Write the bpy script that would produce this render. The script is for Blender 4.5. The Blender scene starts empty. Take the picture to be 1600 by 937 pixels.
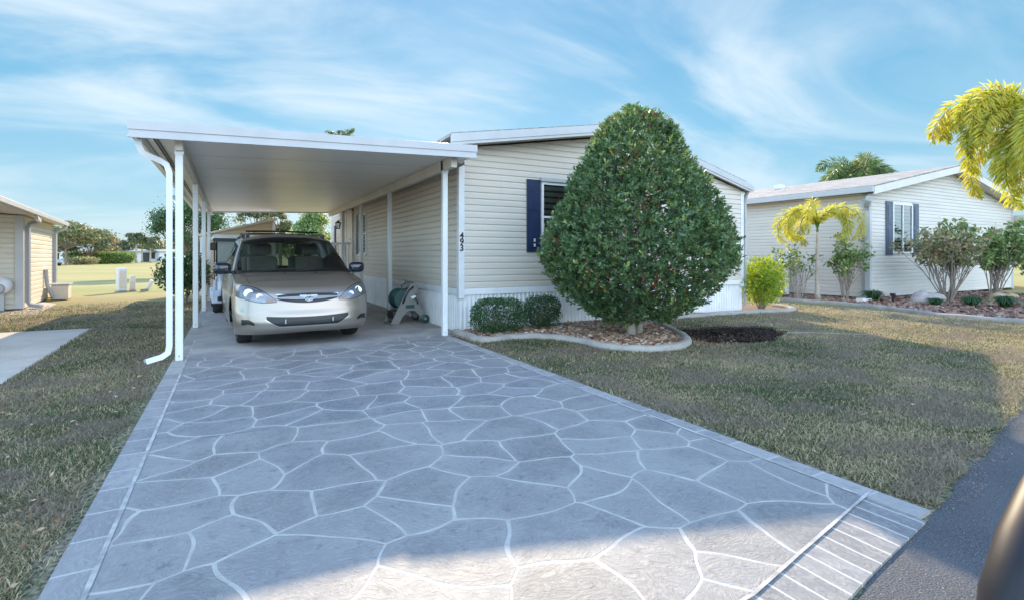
import bpy, math, random
import numpy as np
from mathutils import Vector, Matrix
random.seed(7)
rng = np.random.default_rng(7)
R = math.radians
sc = bpy.context.scene
C = sc.collection

# ------------------------------------------------------------------ camera
CAM_H, YAW = 1.35, 28.5
cam = bpy.data.cameras.new("camera")
cam.sensor_width = 36.0
cam.lens = 808 / 1600 * 36
cam.shift_y = -68.5 / 1600
cam.clip_start = 0.05
cam.clip_end = 3000
camo = bpy.data.objects.new("camera", cam)
camo.location = (0, 0, CAM_H)
camo.rotation_euler = (R(90), 0, R(-YAW))
C.objects.link(camo)
sc.camera = camo

# ------------------------------------------------------------------ light
SUN_AZ, SUN_EL = 23.5, 28.0          # azimuth from +Y towards +X
sun = bpy.data.lights.new("sun", 'SUN')
sun.energy = 5.0
sun.angle = R(0.55)
sun.color = (1.0, 0.80, 0.55)
suno = bpy.data.objects.new("sun", sun)
suno.rotation_euler = (R(90 - SUN_EL), 0, R(180 - SUN_AZ))
suno.location = (6, 14, 20)
C.objects.link(suno)

SKYBACK = (4.9, 4.35, 4.3, 1)      # added fill: sky behind and beside the camera brightened to lift the shade
SKYTOP = (1.7, 2.1, 2.8, 1)
world = bpy.data.worlds.new("World")
sc.world = world
world.use_nodes = True
wt = world.node_tree
wt.nodes.clear()
def wn(t, **k):
    n = wt.nodes.new(t)
    for a, b in k.items(): setattr(n, a, b)
    return n
wo = wn('ShaderNodeOutputWorld'); bg = wn('ShaderNodeBackground'); bg.inputs[1].default_value = 0.15
sky = wn('ShaderNodeTexSky', sky_type='NISHITA', sun_disc=False, sun_elevation=R(SUN_EL), sun_rotation=R(SUN_AZ))
sky.air_density = 1.0; sky.dust_density = 0.3; sky.ozone_density = 2.0; sky.altitude = 0
tc = wn('ShaderNodeTexCoord')
sep = wn('ShaderNodeSeparateXYZ')
wt.links.new(tc.outputs['Generated'], sep.inputs[0])
def wmath(op, a, b=None, c=None):
    n = wn('ShaderNodeMath', operation=op)
    for i, v in enumerate((a, b, c)):
        if v is None: continue
        if isinstance(v, (int, float)): n.inputs[i].default_value = v
        else: wt.links.new(v, n.inputs[i])
    return n.outputs[0]
zz = wmath('MAXIMUM', sep.outputs[2], 0.0)
den = wmath('ADD', zz, 0.16)
px = wmath('DIVIDE', sep.outputs[0], den); py = wmath('DIVIDE', sep.outputs[1], den)
# wind direction runs along camera right and slightly down: rotate so streaks follow it
comb = wn('ShaderNodeCombineXYZ'); wt.links.new(px, comb.inputs[0]); wt.links.new(py, comb.inputs[1])
mapn = wn('ShaderNodeMapping'); mapn.inputs['Rotation'].default_value = (0, 0, R(50)); mapn.inputs['Scale'].default_value = (0.75, 1.35, 1)
wt.links.new(comb.outputs[0], mapn.inputs[0])
n1 = wn('ShaderNodeTexNoise'); n1.inputs['Scale'].default_value = 0.9; n1.inputs['Detail'].default_value = 9; n1.inputs['Roughness'].default_value = 0.55; n1.inputs['Distortion'].default_value = 0.9
wt.links.new(mapn.outputs[0], n1.inputs['Vector'])
n2 = wn('ShaderNodeTexNoise'); n2.inputs['Scale'].default_value = 0.35; n2.inputs['Detail'].default_value = 3
wt.links.new(comb.outputs[0], n2.inputs['Vector'])
cl = wmath('ADD', wmath('MULTIPLY', n1.outputs[0], 0.75), wmath('MULTIPLY', n2.outputs[0], 0.45))
mr = wn('ShaderNodeMapRange'); mr.interpolation_type = 'SMOOTHSTEP'
mr.inputs['From Min'].default_value = 0.49; mr.inputs['From Max'].default_value = 0.76
mr.inputs['To Max'].default_value = 0.85
wt.links.new(cl, mr.inputs['Value'])
hz = wn('ShaderNodeMapRange'); hz.inputs['From Min'].default_value = 0.0; hz.inputs['From Max'].default_value = 0.30; hz.inputs['To Min'].default_value = 0.25; wt.links.new(sep.outputs[2], hz.inputs['Value'])
# clear sky: Nishita pulled towards an even cyan-blue with a pale horizon
ramp = wn('ShaderNodeValToRGB')
ramp.color_ramp.elements[0].position = 0.0; ramp.color_ramp.elements[0].color = (0.44, 0.72, 0.86, 1)
ramp.color_ramp.elements[1].position = 1.0; ramp.color_ramp.elements[1].color = (0.06, 0.25, 0.60, 1)
e = ramp.color_ramp.elements.new(0.22); e.color = (0.24, 0.62, 0.88, 1)
e = ramp.color_ramp.elements.new(0.45); e.color = (0.12, 0.47, 0.82, 1)
wt.links.new(zz, ramp.inputs[0])
sc_ = wn('ShaderNodeVectorMath', operation='SCALE'); sc_.inputs['Scale'].default_value = 3.15
wt.links.new(ramp.outputs[0], sc_.inputs[0])
mx = wn('ShaderNodeMix', data_type='RGBA'); mx.inputs[0].default_value = 0.90
wt.links.new(sky.outputs[0], mx.inputs[6]); wt.links.new(sc_.outputs[0], mx.inputs[7])
mx2 = wn('ShaderNodeMix', data_type='RGBA'); mx2.inputs[7].default_value = (3.5, 3.9, 4.15, 1)
wt.links.new(wmath('MULTIPLY', mr.outputs[0], hz.outputs[0]), mx2.inputs[0]); wt.links.new(mx.outputs[2], mx2.inputs[6])
# sky gain added overhead and outside the view, as extra fill for the shade
hi = wn('ShaderNodeMapRange'); hi.interpolation_type = 'SMOOTHSTEP'
hi.inputs['From Min'].default_value = 0.48; hi.inputs['From Max'].default_value = 0.85; wt.links.new(sep.outputs[2], hi.inputs['Value'])
dt = wmath('ADD', wmath('MULTIPLY', sep.outputs[0], -math.sin(R(YAW))), wmath('MULTIPLY', sep.outputs[1], -math.cos(R(YAW))))
bk = wn('ShaderNodeMapRange'); bk.interpolation_type = 'SMOOTHSTEP'
bk.inputs['From Min'].default_value = -0.45; bk.inputs['From Max'].default_value = 0.15; wt.links.new(dt, bk.inputs['Value'])
gain = wn('ShaderNodeMix', data_type='RGBA'); gain.inputs[6].default_value = (1, 1, 1, 1); gain.inputs[7].default_value = SKYBACK
wt.links.new(bk.outputs[0], gain.inputs[0])
gain2 = wn('ShaderNodeMix', data_type='RGBA'); gain2.inputs[7].default_value = SKYTOP
wt.links.new(hi.outputs[0], gain2.inputs[0]); wt.links.new(gain.outputs[2], gain2.inputs[6]); gain = gain2
mx3 = wn('ShaderNodeMix', data_type='RGBA', blend_type='MULTIPLY'); mx3.inputs[0].default_value = 1.0
wt.links.new(mx2.outputs[2], mx3.inputs[6]); wt.links.new(gain.outputs[2], mx3.inputs[7])
wt.links.new(mx3.outputs[2], bg.inputs[0]); wt.links.new(bg.outputs[0], wo.inputs[0])

sc.render.engine = 'CYCLES'
sc.view_settings.view_transform = 'Standard'
sc.view_settings.look = 'None'
sc.view_settings.exposure = 0.84
sc.view_settings.gamma = 1.0
sc.cycles.use_denoising = True
sc.cycles.max_bounces = 7
sc.cycles.transparent_max_bounces = 16
sc.cycles.diffuse_bounces = 4
sc.cycles.caustics_reflective = False
sc.cycles.caustics_refractive = False
sc.cycles.sample_clamp_indirect = 6

# ------------------------------------------------------------------ pixel -> world helpers (used for layout numbers)
FX, FY = math.sin(R(YAW)), math.cos(R(YAW))

# ------------------------------------------------------------------ materials
def nt(name):
    m = bpy.data.materials.new(name); m.use_nodes = True
    t = m.node_tree; b = t.nodes['Principled BSDF']
    return m, t, b
def node(t, ty, **k):
    n = t.nodes.new(ty)
    for a, v in k.items(): setattr(n, a, v)
    return n
def math_(t, op, a, b=None, c=None, clamp=False):
    n = t.nodes.new('ShaderNodeMath'); n.operation = op; n.use_clamp = clamp
    for i, v in enumerate((a, b, c)):
        if v is None: continue
        if isinstance(v, (int, float)): n.inputs[i].default_value = v
        else: t.links.new(v, n.inputs[i])
    return n.outputs[0]
def mixc(t, f, a, b, mode='MIX'):
    n = t.nodes.new('ShaderNodeMix'); n.data_type = 'RGBA'; n.blend_type = mode
    for i, v in ((0, f), (6, a), (7, b)):
        if isinstance(v, (int, float)): n.inputs[i].default_value = v
        elif isinstance(v, tuple): n.inputs[i].default_value = (*v[:3], 1)
        else: t.links.new(v, n.inputs[i])
    return n.outputs[2]
def noise(t, vec, scale, detail=4, rough=0.5, dist=0.0):
    n = t.nodes.new('ShaderNodeTexNoise'); n.inputs['Scale'].default_value = scale
    n.inputs['Detail'].default_value = detail; n.inputs['Roughness'].default_value = rough; n.inputs['Distortion'].default_value = dist
    if vec is not None: t.links.new(vec, n.inputs['Vector'])
    return n.outputs[0]
def rng_(t, v, a, b, c=0.0, d=1.0, smooth=True):
    n = t.nodes.new('ShaderNodeMapRange'); 
    if smooth: n.interpolation_type = 'SMOOTHSTEP'
    n.inputs['From Min'].default_value = a; n.inputs['From Max'].default_value = b
    n.inputs['To Min'].default_value = c; n.inputs['To Max'].default_value = d
    t.links.new(v, n.inputs['Value']); return n.outputs[0]
def pos(t):
    g = t.nodes.new('ShaderNodeNewGeometry'); return g.outputs['Position']
def objc(t):
    g = t.nodes.new('ShaderNodeTexCoord'); return g.outputs['Object']
def scaled(t, v, s, rz=0, loc=(0, 0, 0)):
    m = t.nodes.new('ShaderNodeMapping'); m.inputs['Scale'].default_value = s; m.inputs['Rotation'].default_value = (0, 0, rz); m.inputs['Location'].default_value = loc
    t.links.new(v, m.inputs[0]); return m.outputs[0]
def bump(t, b, h, strength=0.3, dist=0.01):
    n = t.nodes.new('ShaderNodeBump'); n.inputs['Strength'].default_value = strength; n.inputs['Distance'].default_value = dist
    t.links.new(h, n.inputs['Height']); t.links.new(n.outputs[0], b.inputs['Normal'])
def simple(name, col, rough=0.5, metal=0.0, var=0.06, vscale=6.0, bmp=0.0, bscale=60, coat=0.0, spec=0.5):
    """plain coloured material with slight procedural mottling"""
    m, t, b = nt(name)
    p = objc(t)
    n = noise(t, p, vscale, 5, 0.6)
    f = rng_(t, n, 0.3, 0.7)
    lo = tuple(c * (1 - var) for c in col); hi = tuple(min(1, c * (1 + var)) for c in col)
    t.links.new(mixc(t, f, lo, hi), b.inputs['Base Color'])
    b.inputs['Roughness'].default_value = rough; b.inputs['Metallic'].default_value = metal
    b.inputs['Specular IOR Level'].default_value = spec
    if coat: b.inputs['Coat Weight'].default_value = coat; b.inputs['Coat Roughness'].default_value = 0.05
    if bmp: bump(t, b, noise(t, p, bscale, 4), bmp, 0.005)
    return m
def leafmat(name, cols, trans=0.35, rough=0.5, tcol=None, patch=None):
    """per-leaf random colour from attribute 'rnd'; thin translucent leaves"""
    m, t, b = nt(name)
    a = node(t, 'ShaderNodeAttribute', attribute_name='rnd')
    r = node(t, 'ShaderNodeValToRGB')
    el = r.color_ramp.elements
    while len(el) < len(cols): el.new(0.5)
    for i, c in enumerate(cols):
        el[i].position = i / (len(cols) - 1); el[i].color = (*c, 1)
    t.links.new(a.outputs['Fac'], r.inputs[0])
    col = r.outputs[0]
    if patch:
        f = rng_(t, noise(t, pos(t), patch[0], 3), 0.42, 0.62)
        col = mixc(t, f, col, mixc(t, 0.6, col, patch[1]))
    t.links.new(col, b.inputs['Base Color'])
    b.inputs['Roughness'].default_value = rough
    tr = node(t, 'ShaderNodeBsdfTranslucent')
    if tcol: t.links.new(mixc(t, 0.6, col, tcol), tr.inputs[0])
    else: t.links.new(col, tr.inputs[0])
    ms = node(t, 'ShaderNodeMixShader'); ms.inputs[0].default_value = trans
    t.links.new(b.outputs[0], ms.inputs[1]); t.links.new(tr.outputs[0], ms.inputs[2])
    t.links.new(ms.outputs[0], t.nodes['Material Output'].inputs[0])
    return m

M = {}
def siding_mat(name, col):
    m, t, b = nt(name); p = pos(t)
    n = noise(t, scaled(t, p, (1, 1, 6)), 0.7, 4)
    c = mixc(t, rng_(t, n, 0.3, 0.7), tuple(x * 0.95 for x in col), tuple(x * 1.04 for x in col))
    # grime gathered low on the wall and in streaks
    s = noise(t, scaled(t, p, (7, 7, 0.4)), 1.0, 5)
    c = mixc(t, rng_(t, s, 0.58, 0.8, 0, 0.12), c, tuple(x * 0.6 for x in col))
    t.links.new(c, b.inputs['Base Color']); b.inputs['Roughness'].default_value = 0.42
    bump(t, b, noise(t, scaled(t, p, (3, 3, 60)), 8, 3), 0.06, 0.002)
    return m
M['siding'] = siding_mat('beige_vinyl_siding', (0.60, 0.535, 0.46))
M['siding2'] = siding_mat('pale_vinyl_siding', (0.60, 0.555, 0.50))
M['siding3'] = siding_mat('cream_vinyl_siding', (0.60, 0.545, 0.455))
M['shed_siding'] = siding_mat('tan_vinyl_siding', (0.56, 0.45, 0.31))
M['white'] = simple('white_painted_aluminium', (0.44, 0.44, 0.445), 0.38, 0, 0.04, 3)
M['post'] = simple('white_post_paint', (0.66, 0.665, 0.67), 0.35, 0, 0.04, 3)
M['soffit'] = simple('off_white_soffit', (0.62, 0.57, 0.50), 0.45, 0, 0.05, 2)
M['vinylwhite'] = simple('white_vinyl', (0.74, 0.735, 0.73), 0.45, 0, 0.06, 3)
M['black'] = simple('black_plastic', (0.012, 0.012, 0.014), 0.4)
M['darkgrey'] = simple('dark_grey_metal', (0.035, 0.035, 0.04), 0.45)
M['grey'] = simple('grey_metal', (0.35, 0.35, 0.36), 0.4, 0.2)
M['shutter'] = simple('navy_shutter_paint', (0.016, 0.03, 0.075), 0.4, 0, 0.1, 6)
M['shutter2'] = simple('slate_blue_shutter_paint', (0.06, 0.085, 0.13), 0.5, 0, 0.1, 6)
M['chrome'] = simple('chrome', (0.75, 0.75, 0.76), 0.14, 1.0, 0.02)
M['rubber'] = simple('tyre_rubber', (0.018, 0.018, 0.019), 0.8, 0, 0.2, 20, 0.3, 50)
M['rim'] = simple('alloy_rim', (0.5, 0.5, 0.5), 0.3, 0.9, 0.04)
M['beigecloth'] = simple('beige_upholstery', (0.50, 0.46, 0.38), 0.9, 0, 0.08, 10)
M['dash'] = simple('grey_beige_dashboard', (0.13, 0.12, 0.11), 0.7)
M['wood'] = None
def glass(name, tint, refl=1.0):
    m = bpy.data.materials.new(name); m.use_nodes = True; t = m.node_tree; t.nodes.clear()
    o = node(t, 'ShaderNodeOutputMaterial'); tr = node(t, 'ShaderNodeBsdfTransparent'); tr.inputs[0].default_value = (*tint, 1)
    gl = node(t, 'ShaderNodeBsdfGlossy'); gl.inputs['Roughness'].default_value = 0.03; gl.inputs[0].default_value = (0.9, 0.95, 1, 1)
    fr = node(t, 'ShaderNodeFresnel'); fr.inputs[0].default_value = 1.5
    f = math_(t, 'MULTIPLY', fr.outputs[0], refl, clamp=True)
    ms = node(t, 'ShaderNodeMixShader'); t.links.new(f, ms.inputs[0]); t.links.new(tr.outputs[0], ms.inputs[1]); t.links.new(gl.outputs[0], ms.inputs[2])
    t.links.new(ms.outputs[0], o.inputs[0]); return m
M['carglass'] = glass('car_glass', (0.40, 0.47, 0.46), 1.15)
M['glass'] = glass('window_glass', (0.5, 0.55, 0.56), 1.6)
M['lampglass'] = glass('headlight_glass', (0.85, 0.87, 0.9), 1.0)

# car paint
m, t, b = nt('champagne_metallic_paint')
fl = node(t, 'ShaderNodeTexVoronoi'); fl.inputs['Scale'].default_value = 900; t.links.new(objc(t), fl.inputs['Vector'])
c = mixc(t, 0.12, (0.36, 0.315, 0.27), fl.outputs['Color'], 'OVERLAY')
dirt = rng_(t, noise(t, objc(t), 2.5, 6, 0.65), 0.45, 0.75, 0, 0.25)
c = mixc(t, dirt, c, (0.36, 0.32, 0.27))
t.links.new(c, b.inputs['Base Color'])
b.inputs['Metallic'].default_value = 0.75; b.inputs['Roughness'].default_value = 0.36
b.inputs['Coat Weight'].default_value = 0.8; b.inputs['Coat Roughness'].default_value = 0.08
M['paint'] = m

# carport ceiling
m, t, b = nt('carport_ceiling_aluminium'); p = pos(t)
c = mixc(t, rng_(t, noise(t, scaled(t, p, (0.6, 0.3, 1)), 1.2, 5), 0.3, 0.7), (0.80, 0.75, 0.68), (0.86, 0.82, 0.76))
t.links.new(c, b.inputs['Base Color']); b.inputs['Roughness'].default_value = 0.36
M['ceiling'] = m

# shingles
def shingle(name, c0, c1):
    m, t, b = nt(name); p = pos(t)
    br = node(t, 'ShaderNodeTexBrick'); br.inputs['Scale'].default_value = 1.0
    br.inputs['Brick Width'].default_value = 0.3; br.inputs['Row Height'].default_value = 0.14; br.inputs['Mortar Size'].default_value = 0.008
    br.inputs['Color1'].default_value = (*c0, 1); br.inputs['Color2'].default_value = (*c1, 1); br.inputs['Mortar'].default_value = (*[x * 0.5 for x in c0], 1)
    t.links.new(scaled(t, p, (1, 1, 1), R(90)), br.inputs['Vector'])
    c = mixc(t, 0.5, br.outputs[0], noise(t, p, 40, 3), 'OVERLAY')
    t.links.new(c, b.inputs['Base Color']); b.inputs['Roughness'].default_value = 0.95
    return m
M['shingle'] = shingle('grey_shingles', (0.22, 0.21, 0.20), (0.32, 0.30, 0.285))
M['shingle2'] = shingle('brown_grey_shingles', (0.21, 0.195, 0.18), (0.36, 0.34, 0.315))

# flagstone stamped concrete
m, t, b = nt('stamped_flagstone_concrete'); p = pos(t)
wob = node(t, 'ShaderNodeTexNoise'); wob.inputs['Scale'].default_value = 1.5; wob.inputs['Detail'].default_value = 1; t.links.new(p, wob.inputs['Vector'])
vm = node(t, 'ShaderNodeVectorMath', operation='SCALE'); vm.inputs['Scale'].default_value = 0.32; t.links.new(wob.outputs['Color'], vm.inputs[0])
va = node(t, 'ShaderNodeVectorMath', operation='ADD'); t.links.new(p, va.inputs[0]); t.links.new(vm.outputs[0], va.inputs[1])
pv = scaled(t, va.outputs[0], (2.25, 2.6, 0), R(8))
ve = node(t, 'ShaderNodeTexVoronoi', feature='DISTANCE_TO_EDGE', voronoi_dimensions='2D'); ve.inputs['Scale'].default_value = 1; ve.inputs['Randomness'].default_value = 0.85; t.links.new(pv, ve.inputs['Vector'])
vc = node(t, 'ShaderNodeTexVoronoi', feature='F1', voronoi_dimensions='2D'); vc.inputs['Scale'].default_value = 1; vc.inputs['Randomness'].default_value = 0.85; t.links.new(pv, vc.inputs['Vector'])
wn_ = noise(t, p, 3.0, 2)
lw = rng_(t, wn_, 0.3, 0.7, 0.014, 0.026)
ed = math_(t, 'DIVIDE', ve.outputs['Distance'], lw)
line = rng_(t, ed, 0.75, 1.25, 1, 0)
# fade of the pattern under the carport, ragged edge
sx = node(t, 'ShaderNodeSeparateXYZ'); t.links.new(p, sx.inputs[0])
yy = math_(t, 'ADD', sx.outputs[1], math_(t, 'MULTIPLY', noise(t, p, 1.4, 4), 1.6))
yx = math_(t, 'ADD', yy, math_(t, 'MULTIPLY', sx.outputs[0], -0.12))
plain = rng_(t, yx, 8.2, 9.1, 0, 0.93)
stone_r = node(t, 'ShaderNodeSeparateColor'); t.links.new(vc.outputs['Color'], stone_r.inputs[0])
mott = noise(t, p, 2.2, 6, 0.6)
# trowel swirls: strongly distorted stretched noise, direction differs per stone
rot = node(t, 'ShaderNodeVectorRotate'); rot.rotation_type = 'Z_AXIS'; t.links.new(p, rot.inputs['Vector'])
t.links.new(math_(t, 'MULTIPLY', stone_r.outputs[0], 6.3), rot.inputs['Angle'])
sw = noise(t, scaled(t, rot.outputs[0], (3.2, 5.2, 1)), 2.3, 6, 0.62, 4.5)
swl = rng_(t, sw, 0.47, 0.56)
ridge = math_(t, 'ABSOLUTE', math_(t, 'SUBTRACT', sw, 0.5))
ridl = math_(t, 'MULTIPLY', rng_(t, ridge, 0.0, 0.022, 1, 0), rng_(t, noise(t, p, 2.6, 3), 0.42, 0.6))
base = mixc(t, stone_r.outputs[1], (0.175, 0.17, 0.162), (0.25, 0.24, 0.226))
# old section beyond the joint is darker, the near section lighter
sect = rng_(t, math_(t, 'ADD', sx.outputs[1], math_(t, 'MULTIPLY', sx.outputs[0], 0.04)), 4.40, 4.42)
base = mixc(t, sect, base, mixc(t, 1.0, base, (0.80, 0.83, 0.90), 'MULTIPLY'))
base = mixc(t, rng_(t, mott, 0.35, 0.75, 0, 0.7), base, (0.31, 0.295, 0.275))
base = mixc(t, rng_(t, noise(t, p, 0.8, 4), 0.50, 0.66, 0, 0.35), base, (0.15, 0.15, 0.155))
halo = rng_(t, ve.outputs['Distance'], 0.02, 0.16, 0.45, 0)
base = mixc(t, math_(t, 'MULTIPLY', halo, noise(t, p, 1.3, 3)), base, (0.36, 0.34, 0.31))
base = mixc(t, math_(t, 'MULTIPLY', swl, 0.28), base, (0.34, 0.32, 0.295))
spk = rng_(t, noise(t, p, 16, 6, 0.7), 0.54, 0.70, 0, 0.5)
base = mixc(t, spk, base, (0.09, 0.088, 0.09))
stn = math_(t, 'MULTIPLY', rng_(t, noise(t, p, 0.55, 6, 0.7), 0.56, 0.68, 0, 0.4), 1.0)
base = mixc(t, stn, base, (0.12, 0.115, 0.11))
base = mixc(t, math_(t, 'MULTIPLY', ridl, 0.38), base, (0.10, 0.095, 0.095))
groutc = mixc(t, rng_(t, noise(t, p, 8, 3), 0.3, 0.7), (0.37, 0.35, 0.315), (0.46, 0.435, 0.395))
fl_ = mixc(t, line, base, groutc)
conc = mixc(t, rng_(t, noise(t, p, 1.1, 7, 0.65), 0.3, 0.7), (0.23, 0.225, 0.225), (0.42, 0.395, 0.365))
conc = mixc(t, math_(t, 'MULTIPLY', rng_(t, noise(t, p, 5, 5), 0.55, 0.75), 0.35), conc, (0.18, 0.17, 0.17))
conc = mixc(t, math_(t, 'MULTIPLY', line, 0.12), conc, groutc)
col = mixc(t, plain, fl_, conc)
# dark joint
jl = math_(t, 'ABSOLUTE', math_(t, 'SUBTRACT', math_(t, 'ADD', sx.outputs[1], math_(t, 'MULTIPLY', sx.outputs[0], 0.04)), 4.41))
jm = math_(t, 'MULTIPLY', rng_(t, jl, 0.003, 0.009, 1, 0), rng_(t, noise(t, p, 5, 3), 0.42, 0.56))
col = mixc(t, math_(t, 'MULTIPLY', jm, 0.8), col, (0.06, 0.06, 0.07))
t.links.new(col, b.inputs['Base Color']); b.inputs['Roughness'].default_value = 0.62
hh = math_(t, 'ADD', math_(t, 'MULTIPLY', sw, 0.8), math_(t, 'MULTIPLY', line, -0.25))
hh = math_(t, 'ADD', hh, math_(t, 'MULTIPLY', noise(t, p, 120, 2), 0.06))
bn = node(t, 'ShaderNodeBump'); bn.inputs['Distance'].default_value = 0.02
t.links.new(rng_(t, plain, 0, 1, 0.50, 0.10), bn.inputs['Strength']); t.links.new(hh, bn.inputs['Height']); t.links.new(bn.outputs[0], b.inputs['Normal'])
M['flag'] = m

def border_mat(name, step, axis, c0, c1, gro, off=0.0, w=0.012):
    m, t, b = nt(name); p = pos(t); s = node(t, 'ShaderNodeSeparateXYZ'); t.links.new(p, s.inputs[0])
    q = math_(t, 'ADD', s.outputs[axis], math_(t, 'MULTIPLY', noise(t, p, 2.5, 2), 0.03))
    q = math_(t, 'DIVIDE', math_(t, 'ADD', q, 50 + off), step)
    fr = math_(t, 'FRACT', q); fl = math_(t, 'FLOOR', q)
    d = math_(t, 'MULTIPLY', math_(t, 'MINIMUM', fr, math_(t, 'SUBTRACT', 1.0, fr)), step)
    l = rng_(t, d, w * 0.6, w, 1, 0)
    wnz = node(t, 'ShaderNodeTexWhiteNoise', noise_dimensions='1D'); t.links.new(fl, wnz.inputs['W'])
    sw = noise(t, scaled(t, p, (8, 4, 1)), 3, 5, 0.6, 2.0)
    c = mixc(t, wnz.outputs[0], c0, c1)
    c = mixc(t, rng_(t, sw, 0.45, 0.6, 0, 0.30), c, (0.38, 0.36, 0.34))
    c = mixc(t, rng_(t, noise(t, p, 9, 4), 0.5, 0.72, 0, 0.5), c, (0.15, 0.15, 0.16))
    c = mixc(t, l, c, gro)
    t.links.new(c, b.inputs['Base Color']); b.inputs['Roughness'].default_value = 0.65
    bump(t, b, sw, 0.5, 0.015); return m
M['border'] = border_mat('stamped_border', 0.30, 1, (0.22, 0.21, 0.20), (0.33, 0.31, 0.29), (0.44, 0.42, 0.39), w=0.008)
M['soldier'] = border_mat('stamped_soldier_course', 0.112, 0, (0.15, 0.145, 0.14), (0.24, 0.23, 0.22), (0.44, 0.42, 0.38), 0.03, 0.0075)
M['grout'] = simple('pale_grout', (0.38, 0.36, 0.33), 0.7, 0, 0.3, 9, 0.3, 80)

# asphalt
m, t, b = nt('asphalt'); p = pos(t)
vo = node(t, 'ShaderNodeTexVoronoi'); vo.inputs['Scale'].default_value = 110; t.links.new(p, vo.inputs['Vector'])
c = mixc(t, rng_(t, vo.outputs['Distance'], 0.1, 0.7), (0.095, 0.097, 0.102), (0.045, 0.046, 0.05))
c = mixc(t, rng_(t, noise(t, p, 1.5, 5), 0.4, 0.7, 0, 0.5), c, (0.10, 0.10, 0.105))
c = mixc(t, rng_(t, noise(t, p, 140, 2), 0.66, 0.72), c, (0.26, 0.25, 0.24))
t.links.new(c, b.inputs['Base Color']); b.inputs['Roughness'].default_value = 0.85
bump(t, b, vo.outputs['Distance'], 0.7, 0.006); M['asphalt'] = m

# concrete
def concrete(name, a, bcol, sc0=2.0):
    m, t, b = nt(name); p = pos(t)
    c = mixc(t, rng_(t, noise(t, p, sc0, 7, 0.65), 0.3, 0.7), a, bcol)
    c = mixc(t, rng_(t, noise(t, p, 30, 3), 0.55, 0.7, 0, 0.35), c, tuple(x * 0.55 for x in a))
    t.links.new(c, b.inputs['Base Color']); b.inputs['Roughness'].default_value = 0.85
    bump(t, b, noise(t, p, 60, 4), 0.3, 0.006); return m
M['curb'] = concrete('edging_concrete', (0.25, 0.225, 0.195), (0.37, 0.335, 0.29))
M['pad'] = concrete('pale_concrete', (0.40, 0.36, 0.32), (0.52, 0.47, 0.42))
M['ndrive'] = concrete('neighbour_drive_concrete', (0.42, 0.37, 0.31), (0.54, 0.48, 0.40), 1.2)

# lawn soil / thatch ground and golf-course field
m, t, b = nt('lawn_ground'); p = pos(t)
big = noise(t, p, 0.35, 4, 0.55); fine = noise(t, p, 28, 5, 0.7); mid = noise(t, p, 2.3, 5, 0.6)
c = mixc(t, rng_(t, fine, 0.35, 0.65), (0.06, 0.05, 0.035), (0.34, 0.29, 0.19))
g = mixc(t, rng_(t, fine, 0.35, 0.65), (0.045, 0.05, 0.03), (0.25, 0.25, 0.14))
c = mixc(t, rng_(t, mid, 0.4, 0.62), c, g)
sy = node(t, 'ShaderNodeSeparateXYZ'); t.links.new(p, sy.inputs[0])
dist = node(t, 'ShaderNodeVectorMath', operation='LENGTH'); t.links.new(p, dist.inputs[0])
far = rng_(t, dist.outputs['Value'], 13, 24)
fcol = mixc(t, rng_(t, noise(t, scaled(t, p, (0.35, 1.2, 1)), 0.22, 5, 0.6), 0.38, 0.6), (0.36, 0.31, 0.14), (0.25, 0.26, 0.085))
fcol = mixc(t, rng_(t, noise(t, p, 5, 4), 0.35, 0.65, 0, 0.5), fcol, (0.34, 0.285, 0.16))
c = mixc(t, far, c, fcol)
t.links.new(c, b.inputs['Base Color']); b.inputs['Roughness'].default_value = 0.95; b.inputs['Specular IOR Level'].default_value = 0.1
bump(t, b, fine, 0.3, 0.02); M['lawn'] = m
M['soil'] = simple('dark_soil', (0.014, 0.010, 0.008), 1.0, 0, 0.5, 30, 1.0, 50, spec=0.0)
M['bark'] = simple('grey_bark', (0.20, 0.155, 0.12), 0.9, 0, 0.25, 14, 0.6, 30)
M['palebark'] = simple('pale_bark', (0.38, 0.33, 0.27), 0.85, 0, 0.2, 14, 0.5, 30)
M['twig'] = simple('grey_twigs', (0.30, 0.245, 0.20), 0.9, 0, 0.2, 14)

M['grass'] = leafmat('grass_blades', [(0.02, 0.04, 0.016), (0.085, 0.135, 0.045), (0.19, 0.20, 0.09), (0.40, 0.32, 0.18), (0.74, 0.61, 0.38)], 0.5, 0.6, patch=(1.6, (0.32, 0.25, 0.20)))
M['holly'] = leafmat('holly_leaves', [(0.035, 0.08, 0.04), (0.085, 0.155, 0.075), (0.145, 0.23, 0.105), (0.21, 0.29, 0.12), (0.42, 0.47, 0.14)], 0.3, 0.24, (0.25, 0.33, 0.03))
M['boxwood'] = leafmat('boxwood_leaves', [(0.020, 0.055, 0.018), (0.04, 0.10, 0.03), (0.075, 0.155, 0.045)], 0.2, 0.38)
M['limeleaf'] = leafmat('lime_leaves', [(0.10, 0.20, 0.02), (0.22, 0.34, 0.03), (0.38, 0.45, 0.06)], 0.5, 0.45, (0.50, 0.55, 0.02))
M['palmgold'] = leafmat('golden_palm_leaflets', [(0.20, 0.27, 0.04), (0.42, 0.46, 0.07), (0.66, 0.58, 0.09), (0.66, 0.42, 0.06)], 0.5, 0.45, (0.72, 0.68, 0.05))
M['palmgreen'] = leafmat('green_palm_leaflets', [(0.07, 0.13, 0.03), (0.15, 0.22, 0.06), (0.26, 0.30, 0.10)], 0.4, 0.45)
M['olive'] = leafmat('olive_leaves', [(0.055, 0.085, 0.035), (0.11, 0.15, 0.06), (0.20, 0.22, 0.10), (0.30, 0.27, 0.14)], 0.35, 0.5)
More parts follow.
